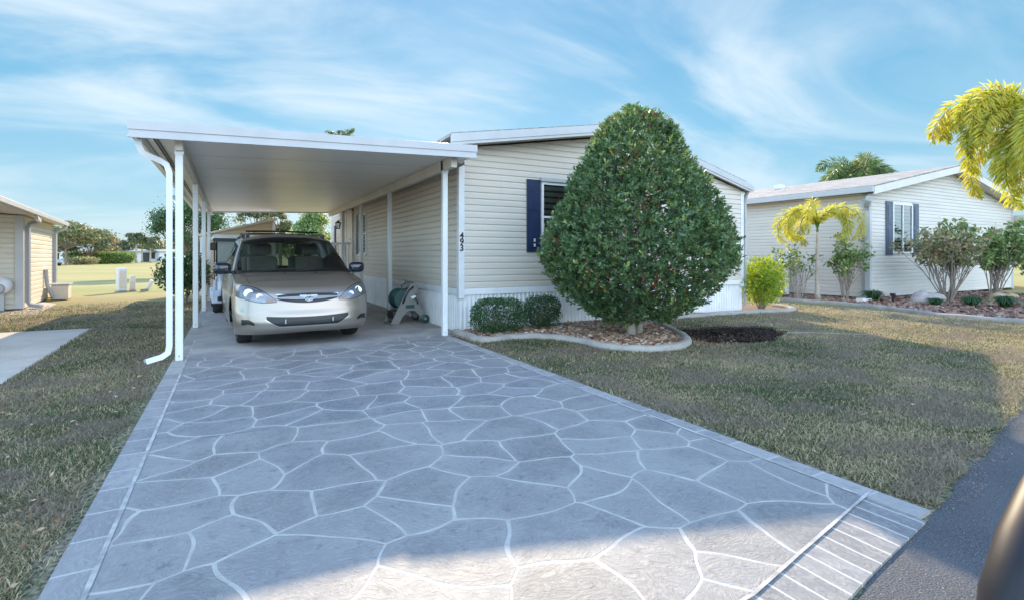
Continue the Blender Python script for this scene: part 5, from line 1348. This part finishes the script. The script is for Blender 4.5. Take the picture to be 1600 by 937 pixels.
def open_shrub(name, loc, label, spreadx, h, nst, nleaf, leafl, mat, seed, cat='shrub', lowleaf=.35, mat2=None, spready=None):
    """vase of many bare stems with leaf clusters near the tips"""
    rs = random.Random(seed); t_ = thing(name, loc, label, cat); m = MB(); tips = []
    sy_ = spready or spreadx * .5
    def grow(p, d, L, r0, lev):
        k = 4; pts = [p]; q = Vector(p)
        for i in range(k):
            d = (d + Vector((rs.uniform(-.16, .16), rs.uniform(-.16, .16), rs.uniform(-.02, .12)))).normalized(); q = q + d * L / k; pts.append(q.copy())
        m.tube(pts, [r0 * (1 - .45 * i / k) for i in range(k + 1)], 5)
        if lev > 0:
            for _ in range(rs.choice((2, 3, 3))):
                grow(pts[rs.choice((2, 3, 4))], (d + Vector((rs.uniform(-.6, .6), rs.uniform(-.6, .6), rs.uniform(-.1, .35)))).normalized(), L * rs.uniform(.45, .7), r0 * .55, lev - 1)
        else: tips.append(pts[-1]); tips.append(pts[-2])
    for i in range(nst):
        a = rs.random() * 6.283; q = rs.random() ** .6
        d = Vector((math.cos(a) * q * spreadx / h * .9, math.sin(a) * q * sy_ / h * .9, 1)).normalized()
        grow(Vector((math.cos(a) * .10, math.sin(a) * .08, 0)), d, h * rs.uniform(.45, .6), .019, 2)
    m.build('stems', M['twig'], t_, local=True)
    r = np.random.default_rng(seed); T = np.array([tuple(v) for v in tips]); idx = r.integers(0, len(T), nleaf)
    P = T[idx] + r.normal(size=(nleaf, 3)) * np.array([.07, .07, .07]); P = P[P[:, 2] > lowleaf * h]; n = len(P); D = unit(r.normal(size=(n, 3)) + np.array([0, 0, -.1]))
    V = leaves(P, D, leafl * (.7 + .6 * r.random(n)), leafl * .55, seed)
    if mat2 is not None:
        left = (P[:, 0] + .3 * np.sin(P[:, 2] * 3)) < -.1
        arrays('foliage', V[~left], 4, mat, t_, r.random((~left).sum())); arrays('foliage', V[left], 4, mat2, t_, r.random(left.sum()))
    else: arrays('foliage', V, 4, mat, t_, np.clip(r.random(n), 0, 1))
    return t_
open_shrub('flowering_shrub', (18.25, 7.15, .03), 'large leggy shrub with a fan of bare stems and sunbleached leaves before the neighbour window', 1.9, 2.25, 28, 3600, .125, M['hibiscus'], 31, mat2=M['faded'], lowleaf=.45)
open_shrub('flowering_shrub', (20.6, 6.9, .03), 'denser green shrub right of the large leggy shrub', 1.5, 2.2, 18, 4200, .125, M['hibiscus'], 32, lowleaf=.4)
open_shrub('flowering_shrub', (22.6, 6.6, .03), 'dark green shrub cut off by the right edge of the picture', 1.0, 2.0, 12, 2200, .13, M['palmgreen'], 34, lowleaf=.2)
open_shrub('flowering_shrub', (15.95, 8.75, .03), 'thin open shrub between the yellow palm and the white corner downspout', .75, 1.9, 10, 1100, .11, M['hibiscus'], 35, lowleaf=.25)
open_shrub('flowering_shrub', (14.85, 9.45, .03), 'sparse young shrub left of the yellow palm', .5, 1.5, 6, 480, .11, M['hibiscus'], 36, lowleaf=.45)
M['firebush'] = leafmat('brown_green_leaves', [(.03, .05, .02), (.09, .10, .04), (.20, .12, .06)], .3, .5)
# border grass clumps
def liriope(loc, label, s_=1.0, seed=1):
    t_ = thing('border_grass', loc, label, 'ornamental grass', 'border grass clumps'); r = np.random.default_rng(seed); n = 520
    a = r.random(n) * 6.283; L = .38 * s_ * (.7 + .5 * r.random(n)); q = r.random(n) * .9 + .1
    b0 = np.stack([np.cos(a) * .07 * r.random(n), np.sin(a) * .07 * r.random(n), np.zeros(n)], 1); h_ = np.stack([np.cos(a), np.sin(a), np.zeros(n)], 1)
    up_ = np.array([0, 0, 1.]); m1 = b0 + h_ * (q * L * .45)[:, None] + up_ * (L * .62)[:, None]; m2 = b0 + h_ * (q * L * 1.0)[:, None] + up_ * (L * (.75 - .45 * q))[:, None]
    s = np.stack([-np.sin(a), np.cos(a), np.zeros(n)], 1) * .006 * s_
    Q1 = np.stack([b0 - s, b0 + s, m1 + s, m1 - s], 1); Q2 = np.stack([m1 - s, m1 + s, m2 + s * .2, m2 - s * .2], 1); rn = r.random(n)
    arrays('blades', np.concatenate([Q1, Q2]), 4, M['liriope'], t_, np.concatenate([rn, rn])); return t_
LP = [((14.75, 10.3, .03), .95, 'border grass clump beside the lime shrub, left of the yellow palm'), ((16.3, 8.15, .03), 1.15, 'border grass clump at the foot of the white corner downspout'),
      ((16.75, 6.05, .03), 1.0, 'border grass clump on the kerb below the large leggy shrub'), ((17.2, 5.55, .03), 1.1, 'wide border grass clump next to the tan boulder'),
      ((17.4, 4.95, .03), 1.0, 'border grass clump third from the right edge, above the kerb'), ((17.9, 4.5, .03), 1.0, 'border grass clump at the right edge of the picture'), ((16.2, 6.6, .03), .8, 'small border grass clump at the left end of the kerb row')]
for i, (l_, s_, lab) in enumerate(LP): liriope(l_, lab, s_, 50 + i)
# --- palms
def frond(base, d, L, droop, nl, ll, lw, r, fluffy=1.0, updir=.55):
    """returns rachis points and leaflet quads; d horizontal unit (x,y)"""
    k = 14; pts = []; q = np.array(base, float); ang = updir
    for i in range(k + 1):
        pts.append(q.copy()); st_ = L / k
        q = q + st_ * np.array([d[0] * math.cos(ang), d[1] * math.cos(ang), math.sin(ang)]); ang -= droop / k * (1 + .6 * i / k)
    pts = np.array(pts); t_ = np.sort(r.random(nl)) * .93 + .07
    idx = t_ * k; i0 = np.minimum(idx.astype(int), k - 1); fr = (idx - i0)[:, None]; C_ = pts[i0] * (1 - fr) + pts[i0 + 1] * fr; T = unit(pts[i0 + 1] - pts[i0])
    side = np.array([-d[1], d[0], 0.]); upv = unit(np.cross(T, np.broadcast_to(side, T.shape)))
    phi = r.random(nl) * 2 * math.pi if fluffy > .5 else np.where(r.random(nl) < .5, 0, math.pi) + r.normal(size=nl) * .35
    D = unit(T * .55 + (np.cos(phi)[:, None] * side + np.sin(phi)[:, None] * upv) + np.array([0, 0, -.25])); env = np.sin(np.clip(t_ * 1.05, 0, 1) * math.pi) ** .5 * .75 + .25
    Lf = ll * env * (.8 + .4 * r.random(nl)); P = C_ + D * Lf[:, None] * .5
    roll = np.cross(D, T) + r.normal(size=D.shape) * .3
    mid = C_ + D * Lf[:, None] * .5; tip = C_ + D * Lf[:, None] + np.array([0, 0, -1.]) * (Lf * .22)[:, None]; S = unit(np.cross(D, roll)) * lw / 2
    Q = np.stack([C_ - S * .4, mid - S, tip, mid + S], 1)
    return pts, Q
def palm(name, loc, h, label, nf, L, droop, nl, ll, lw, mat, seed, trunk_r=.07, fluffy=1.0, updirs=(.9, .1), lean=(0, 0), cat='palm', azs=None, group=None, trunkmat='palebark', crownshaft=False):
    t_ = thing(name, loc, label, cat, group); r = np.random.default_rng(seed); m = MB()
    if trunk_r:
        tp = [(lean[0] * (i / 8) ** 1.5, lean[1] * (i / 8) ** 1.5, h * i / 8) for i in range(9)]
        m.tube(tp, [trunk_r * (1.6 if i == 0 else 1.12 if i == 1 else 1 - .05 * i) for i in range(9)], 10)
        tk_ = m.build('trunk', M[trunkmat], t_, smooth=True, local=True)
        if crownshaft:
            MB().tube([(lean[0], lean[1], h * .93), (lean[0], lean[1], h + .22)], [trunk_r * .62, trunk_r * .35], 10).build('crownshaft', M['limeleaf'], t_, smooth=True, local=True)
    Qs = []; rn = []; rc = MB()
    for i in range(nf):
        a = (azs[i] if azs else 2 * math.pi * i / nf * 1.0 + r.normal() * .25); d = (math.cos(a), math.sin(a)); ud = updirs[0] + (updirs[1] - updirs[0]) * ((i * 7) % nf) / max(1, nf - 1)
        pts, Q = frond((lean[0], lean[1], h + .1), d, L * (.85 + .3 * r.random()), droop * (.85 + .3 * r.random()), nl, ll, lw, r, fluffy, ud)
        rc.tube([tuple(p) for p in pts[::2]], [.018, .016, .013, .011, .009, .007, .005, .004][:len(pts[::2])], 5); Qs.append(Q); rn.append(np.clip(r.random() * .35 + .65 * r.random(nl), 0, 1))
    rc.build('frond_stems', M['limeleaf'] if mat in (M['palmgold'],) else M['palmgreen'] if 0 else M['palebark'], t_, local=True)
    arrays('fronds', np.concatenate(Qs), 4, mat, t_, np.concatenate(rn)); return t_
cr_ = lambda deg: R(deg)      # azimuth measured from +X
palm('foxtail_palm', (15.1, 9.05, .03), 2.02, 'young foxtail palm with arching golden yellow fronds on a slim trunk', 9, 2.15, 3.6, 380, .25, .022, M['palmgold'], 61, trunk_r=.065, updirs=(1.5, 1.2), azs=[R(-28), R(150), R(170), R(-45), R(200), R(60), R(-10), R(130), R(158)], crownshaft=True)
palm('foxtail_palm', (11.50, 3.30, 0), 3.35, 'tall foxtail palm whose yellow and orange fronds reach in from the right edge', 17, 1.95, 2.4, 460, .24, .024, M['palmgold'], 62, trunk_r=.10, updirs=(1.3, .1), azs=[R(a) for a in (150, 165, 185, 130, 205, 115, 230, 80, 300, 20, 160, 145, 175, 152, 168, 135, 190)], crownshaft=True)
palm('queen_palm', (33.0, 17.5, 0), 6.0, 'green palm rising behind the roof of the pale neighbouring house', 17, 2.9, 2.0, 300, .60, .05, M['palmgreen'], 63, trunk_r=.16, updirs=(1.35, .0), fluffy=1)
palm('cabbage_palm', (8.9, 48.8, 0), 11.6, 'distant fan palm whose tip shows above the carport fascia', 22, 1.7, 1.2, 160, .5, .05, M['palmgreen'], 64, trunk_r=.18, updirs=(1.4, -.1), fluffy=.2)

# --- broadleaf trees
def tree(name, loc, h, cr, label, seed, mat='olive', nclump=26, nleaf=420, leafl=.22, flat=.6, trunk_h=None, group=None, tm='bark', cs=.28, cat='tree', lean=0):
    rs = random.Random(seed); r = np.random.default_rng(seed); t_ = thing(name, loc, label, cat, group); m = MB(); th = trunk_h or h * .35
    m.tube([(0, 0, 0), (lean * .3, 0, th * .5), (lean, 0, th)], [h * .035, h * .027, h * .022], 8); Ps = []; cz0 = (th + h) / 2 + .08 * h; hz = (h - th) / 2
    for i in range(nclump):
        a = rs.random() * 6.283; u = rs.uniform(-.75, 1); q = math.sqrt(max(0, 1 - u * u)) * rs.uniform(.55, 1.0)
        c_ = Vector((lean + cr * q * math.cos(a), cr * q * math.sin(a), cz0 + hz * u * .95))
        mid = Vector((lean + (c_.x - lean) * .45, c_.y * .45, th + (c_.z - th) * .35)); m.tube([(lean, 0, th * .95), tuple(mid), tuple(c_)], [h * .014, h * .009, h * .003], 5)
        n = int(nleaf * rs.uniform(.5, 1.2)); s_ = cr * cs * rs.uniform(.7, 1.3); g_ = r.normal(size=(n, 3)) * np.array([s_, s_, s_ * flat * .9]) * .6; Ps.append(np.array(c_) + g_)
    m.build('trunk', M[tm], t_, local=True); P = np.concatenate(Ps); n = len(P); D = unit(r.normal(size=(n, 3)))
    rn = np.clip(r.random(n) * .7 + .15 * np.sin(P[:, 0] * 3 / cr) + .2, 0, 1)
    arrays('crown', leaves(P, D, leafl * (.6 + .8 * r.random(n)), leafl * .6, seed), 4, M[mat], t_, rn); return t_
def atpx(px, d, yaw=28.5):
    lat = (px - 800) / 808 * d; s_, c_ = math.sin(R(yaw)), math.cos(R(yaw)); return (d * s_ + lat * c_, d * c_ - lat * s_, 0)
bush('viburnum_shrub', (*atpx(287, 14.6)[:2], 0), .62, .6, .32, 1.42, 3200, .10, M['boxwood'], 'dark green shrub with bare lower stems between the left carport posts', seed=8, depth=.6, stems=22, stemmat='twig', lobes=.14)
tree('oak_tree', atpx(298, 34), 4.8, 2.0, 'dark small leaved tree seen between the left carport posts', 71, 'boxwood', 40, 620, .13, .8, trunk_h=1.2)
GT = 'distant trees beyond the field'
tree('pine_tree', atpx(103, 74), 5.7, 3.8, 'spreading open crowned tree with a leaning trunk beside the far hedge', 72, 'olive', 30, 190, .36, .35, trunk_h=2.4, group=GT, cs=.22)
tree('pine_tree', atpx(86, 80), 5.2, 1.8, 'narrow tree left of the spreading open crowned tree', 73, 'olive', 16, 180, .36, .6, trunk_h=1.4, group=GT)
tree('oak_tree', atpx(140, 84), 4.9, 3.2, 'low wide greyish tree above the far hedge', 74, 'olive', 24, 200, .36, .6, trunk_h=1.2, group=GT)
tree('oak_tree', atpx(170, 92), 4.2, 2.2, 'brownish rounded tree at the right end of the far hedge', 75, 'faded', 16, 300, .4, .7, trunk_h=1.0, group=GT)
for i, (px_, d_, h_, lab) in enumerate(((153, 90, 4.9, 'far palm rising above the hedge'), (187, 105, 3.7, 'far palm left of the pair above the white homes'), (200, 108, 3.6, 'low far palm between the hedge and the tall pair'), (213, 98, 5.0, 'tallest far palm above the long white home'), (222, 104, 4.2, 'far palm just right of the tallest one'), (235, 100, 4.2, 'far palm near the left carport downspout'), (243, 110, 3.6, 'smallest far palm beside the left carport downspout'))):
    palm('far_palm', atpx(px_, d_), h_, lab, 13, 2.1, 2.0, 70, .75, .16, M['olive'], 80 + i, trunk_r=.16, updirs=(1.3, 0), fluffy=.3, group='palms beyond the field')
tree('oak_tree', atpx(250, 118), 4.2, 3.5, 'pale leafed tree behind the long white home', 76, 'faded', 22, 300, .45, .7, trunk_h=1.0, group=GT)
# trees behind the shed
tree('pine_tree', atpx(402, 44), 4.9, 1.7, 'thin topped tree just above the shed roof', 77, 'olive', 22, 300, .18, .7, trunk_h=2.6, group='trees behind the shed')
tree('pine_tree', atpx(438, 46), 5.0, .95, 'slim bare stemmed pine right of the shed', 78, 'olive', 15, 300, .18, .7, trunk_h=3.0, group='trees behind the shed')
tree('oak_tree', atpx(496, 44), 4.6, 1.9, 'yellowish green tree seen over the minivan roof', 79, 'hibiscus', 30, 420, .19, .8, trunk_h=1.0, group='trees behind the shed')
tree('oak_tree', atpx(455, 52), 3.4, 1.9, 'low green tree behind the slim pine', 70, 'hibiscus', 22, 420, .2, .8, trunk_h=.8, group='trees behind the shed')
# far hedge and scrub
bush('far_hedge', atpx(157, 86), 4.6, 1.6, .1, 2.0, 9000, .34, M['limeleaf'] if 0 else M['hibiscus'], 'long clipped hedge in front of the far white homes', 'hedge', boxy=4, seed=91, depth=.5, stems=0, lobes=.05)
bush('scrub_bush', atpx(128, 78), 1.9, 1.2, .0, 1.2, 1500, .32, M['faded'], 'dry straggly bush left of the far hedge', seed=92, depth=.8, stems=0, lobes=.2)
# far homes
def far_home(loc, w_, h_, label, rz_=0.0, seed=1, nwin=6, dx=4):
    rs = random.Random(seed); t_ = thing('far_home', loc, label, 'house', 'white homes beyond the field', rz=rz_); t_['_loc'] = 1
    MB().box(-w_ / 2, w_ / 2, 0, dx, 0, h_).build('wall', M['vinylwhite'], t_)
    MB().add([(-w_ / 2 - .4, -.5, h_ + .002), (w_ / 2 + .4, -.5, h_ + .002), (w_ / 2 + .4, dx / 2, h_ + .5), (-w_ / 2 - .4, dx / 2, h_ + .5), (w_ / 2 + .4, dx, h_ + .1), (-w_ / 2 - .4, dx, h_ + .1), (-w_ / 2 - .4, -.5, h_ + .14), (w_ / 2 + .4, -.5, h_ + .14)], [(6, 7, 2, 3), (3, 2, 4, 5), (0, 1, 7, 6), (3, 5, 0, 6)]).build('roof', M['white'], t_)
    for i in range(nwin):
        x_ = -w_ / 2 + w_ * (i + .3 + .3 * rs.random()) / nwin; ww = rs.uniform(.7, 1.3)
        MB().box(x_, x_ + ww, -.04, -.005, .7 if rs.random() < .6 else .05, 2.0).build('window', M['darkgrey'], t_)
    return t_
far_home(atpx(110, 104), 17, 2.35, 'white far home half hidden by the spreading tree', R(-62) * 0 + R(10), 3, 7)
far_home(atpx(222, 108), 17, 2.2, 'long white far home with dark windows right of the hedge', R(20), 4, 11)
far_home(atpx(60, 118), 15, 2.4, 'white far home at the left behind the storage building', R(10), 5, 6)
far_home(atpx(300, 112), 12, 2.2, 'white far home seen between the left carport posts', R(20), 6, 5)
golf_cart('golf_cart', atpx(88, 70), R(60), 'small far golf cart parked at the left of the field')

# ================================================================== DARK PILLAR AT THE LOWER RIGHT
dp = thing('dark_pillar', (*atpx(1660, .9)[:2], 0), 'dark curved vehicle pillar with a pale worn edge cropped by the lower right corner', 'vehicle pillar')
def campt(px_, py_, d): x_, y_, _ = atpx(px_, d); return Vector((x_, y_, CAM_H - (py_ - 400) / 808 * d))
cpts = [campt(1580, 1120, .88), campt(1592, 937, .9), campt(1614, 850, .93), campt(1640, 775, .97), campt(1668, 710, 1.02), campt(1710, 650, 1.1)]
MB().tube(cpts, [.056, .054, .050, .044, .038, .032], 20).build('pillar', simple('worn_black_paint', (.014, .014, .018), .5, 0, .3, 10, spec=.35), dp, smooth=True)

# ================================================================== LAWN BLADES
SHAD = None
def blades(name, poly, holes, seed, nmax, x0, x1, y0, y1, mind=0.0, maxd=14.0, hgt=.019, dens0=2600):
    r = np.random.default_rng(seed); n = nmax
    # sample so density falls with distance: rejection on 1/d^1.6
    P = np.stack([x0 + (x1 - x0) * r.random(n * 6), y0 + (y1 - y0) * r.random(n * 6)], 1)
    d = P @ np.array([FX, FY]); lat = P @ np.array([FY, -FX]); ok = (d > .8) & (np.abs(lat / d) < 1.08) & (np.hypot(P[:, 0], P[:, 1]) < maxd) & inpoly(P, poly)
    P = P[ok]; d = d[ok]
    for h_ in holes: k = ~inpoly(P, h_); P = P[k]; d = d[k]
    pr = np.minimum(1, (2.3 / d) ** 1.5) * np.clip((maxd - np.hypot(P[:, 0], P[:, 1])) / 3.5, 0, 1); k = r.random(len(P)) < pr; P = P[k][:n]; d = d[k][:n]; n = len(P)
    # bare, ragged margin along the paving
    ex = np.minimum(np.abs(P[:, 0] - (XR + .02)), np.abs(P[:, 0] - (XL - .02))); k = r.random(len(P)) < np.clip((ex - .03 * (1 + np.sin(P[:, 1] * 7) * .6)) / .07, .10, 1); P = P[k]; d = d[k]; n = len(P)
    pat = np.sin(P[:, 0] * 5.1 + np.sin(P[:, 1] * 3.3) * 2) * np.sin(P[:, 1] * 4.3 + np.sin(P[:, 0] * 2.7) * 2)
    pat2 = np.sin(P[:, 0] * 1.7 + 1.3 * np.sin(P[:, 1] * 1.1)) * np.sin(P[:, 1] * 1.9 + 2 + np.sin(P[:, 0] * 1.3))
    a = r.random(n) * 6.283; sc_ = (1 + .035 * d) ; L = hgt * (1.0 + .9 * r.random(n)) * (1 + .25 * pat) * sc_; tilt = .25 + 1.15 * r.random(n) ** .7
    dead_or_sunlit = r.random(n) < np.clip(.50 - .28 * pat2 - .14 * pat + .25 * np.clip((P[:, 0] - 7.5) / 3, 0, 1), .12, .93); tilt = np.where(dead_or_sunlit, 1.0 + .5 * r.random(n), tilt); L = np.where(dead_or_sunlit, L * 1.25, L)  # more straw blades towards the right: sunlit strip painted into the lawn colour
    h_ = np.stack([np.cos(a), np.sin(a), np.zeros(n)], 1); up_ = np.array([0, 0, 1.])
    z0_ = .004 + .012 * r.random(n)
    b0 = np.concatenate([P, z0_[:, None]], 1); m1 = b0 + h_ * (np.sin(tilt * .6) * L * .55)[:, None] + up_ * (np.cos(tilt * .6) * L * .55)[:, None]; m2 = m1 + h_ * (np.sin(tilt) * L * .6)[:, None] + up_ * (np.cos(tilt) * L * .5)[:, None]
    w_ = (.0009 + .0009 * r.random(n)) * (1 + .22 * d); s = np.stack([-np.sin(a), np.cos(a), np.zeros(n)], 1) * w_[:, None]
    T1 = np.stack([b0 - s, b0 + s, m1 + s * .9, m1 - s * .9], 1); T2 = np.stack([m1 - s * .9, m1 + s * .9, m2, m2 - s * .05], 1)
    rn = np.where(dead_or_sunlit, .62 + .38 * r.random(n), .5 * r.random(n) + .06 * pat)
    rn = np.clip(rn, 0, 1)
    o = arrays(name, np.concatenate([T1, T2]), 4, M['grass'], None, np.concatenate([rn, rn])); return struct(o, 'stuff')
holesR = [bedpoly, ps, rbpoly]
rightlawn = [(XR + .02, 8.3)] + [(XR + .02, 1.38)] + [(x / 4, road_y(x / 4) + .02 + .03 * math.sin(x * 2.3)) for x in range(13, 56)] + [(14, 12), (12.6, 12), (11.0, 9.0), (XR + .02, 8.3)]
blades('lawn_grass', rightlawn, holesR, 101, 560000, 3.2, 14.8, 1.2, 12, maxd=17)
leftlawn = [(XL - .02, 1.0), (XL - .02, 20), (-6, 20), (-6, 12.5), (-2.30, 12.3), (-2.1, 7.1), (-2.05, 2.0), (-2.05, 1.0)]
blades('lawn_grass', leftlawn, [], 102, 340000, -6, XL, 1.0, 20, maxd=19)
# fallen leaves on the lawn
r = np.random.default_rng(9); n = 260
P = np.stack([r.uniform(-2.0, -.75, n), r.uniform(1.5, 8, n), np.full(n, .035)], 1); P2 = np.stack([r.uniform(3.4, 9, n), r.uniform(1.9, 6, n), np.full(n, .035)], 1); P = np.concatenate([P, P2]); P = P[~inpoly(P, bedpoly)]
D = unit(r.normal(size=P.shape) * np.array([1, 1, .25])); M['deadleaf'] = leafmat('dead_leaves', [(.20, .10, .05), (.36, .22, .12), (.50, .40, .28)], .2, .7)
struct(arrays('fallen_leaves', leaves(P, D, .04, .018, 3), 4, M['deadleaf'], None, r.random(len(P))), 'stuff')
# twigs lying on the grass
for i, (a, b_, lab) in enumerate((((8.3, 5.5), (9.5, 4.7), 'pale bare twig lying beside the dark soil patch'), ((-1.55, 3.0), (-1.15, 3.15), 'thin dry twig lying on the left strip of lawn'))):
    m_ = MB(); a = Vector((*a, .05)); b_ = Vector((*b_, .045)); m_.tube([a, a.lerp(b_, .3) + Vector((0, .03, .01)), a.lerp(b_, .65) - Vector((0, .03, 0)), b_], [.008, .007, .006, .003], 5); o = m_.build('twig', M['twig']); tag(o, lab, 'twig')
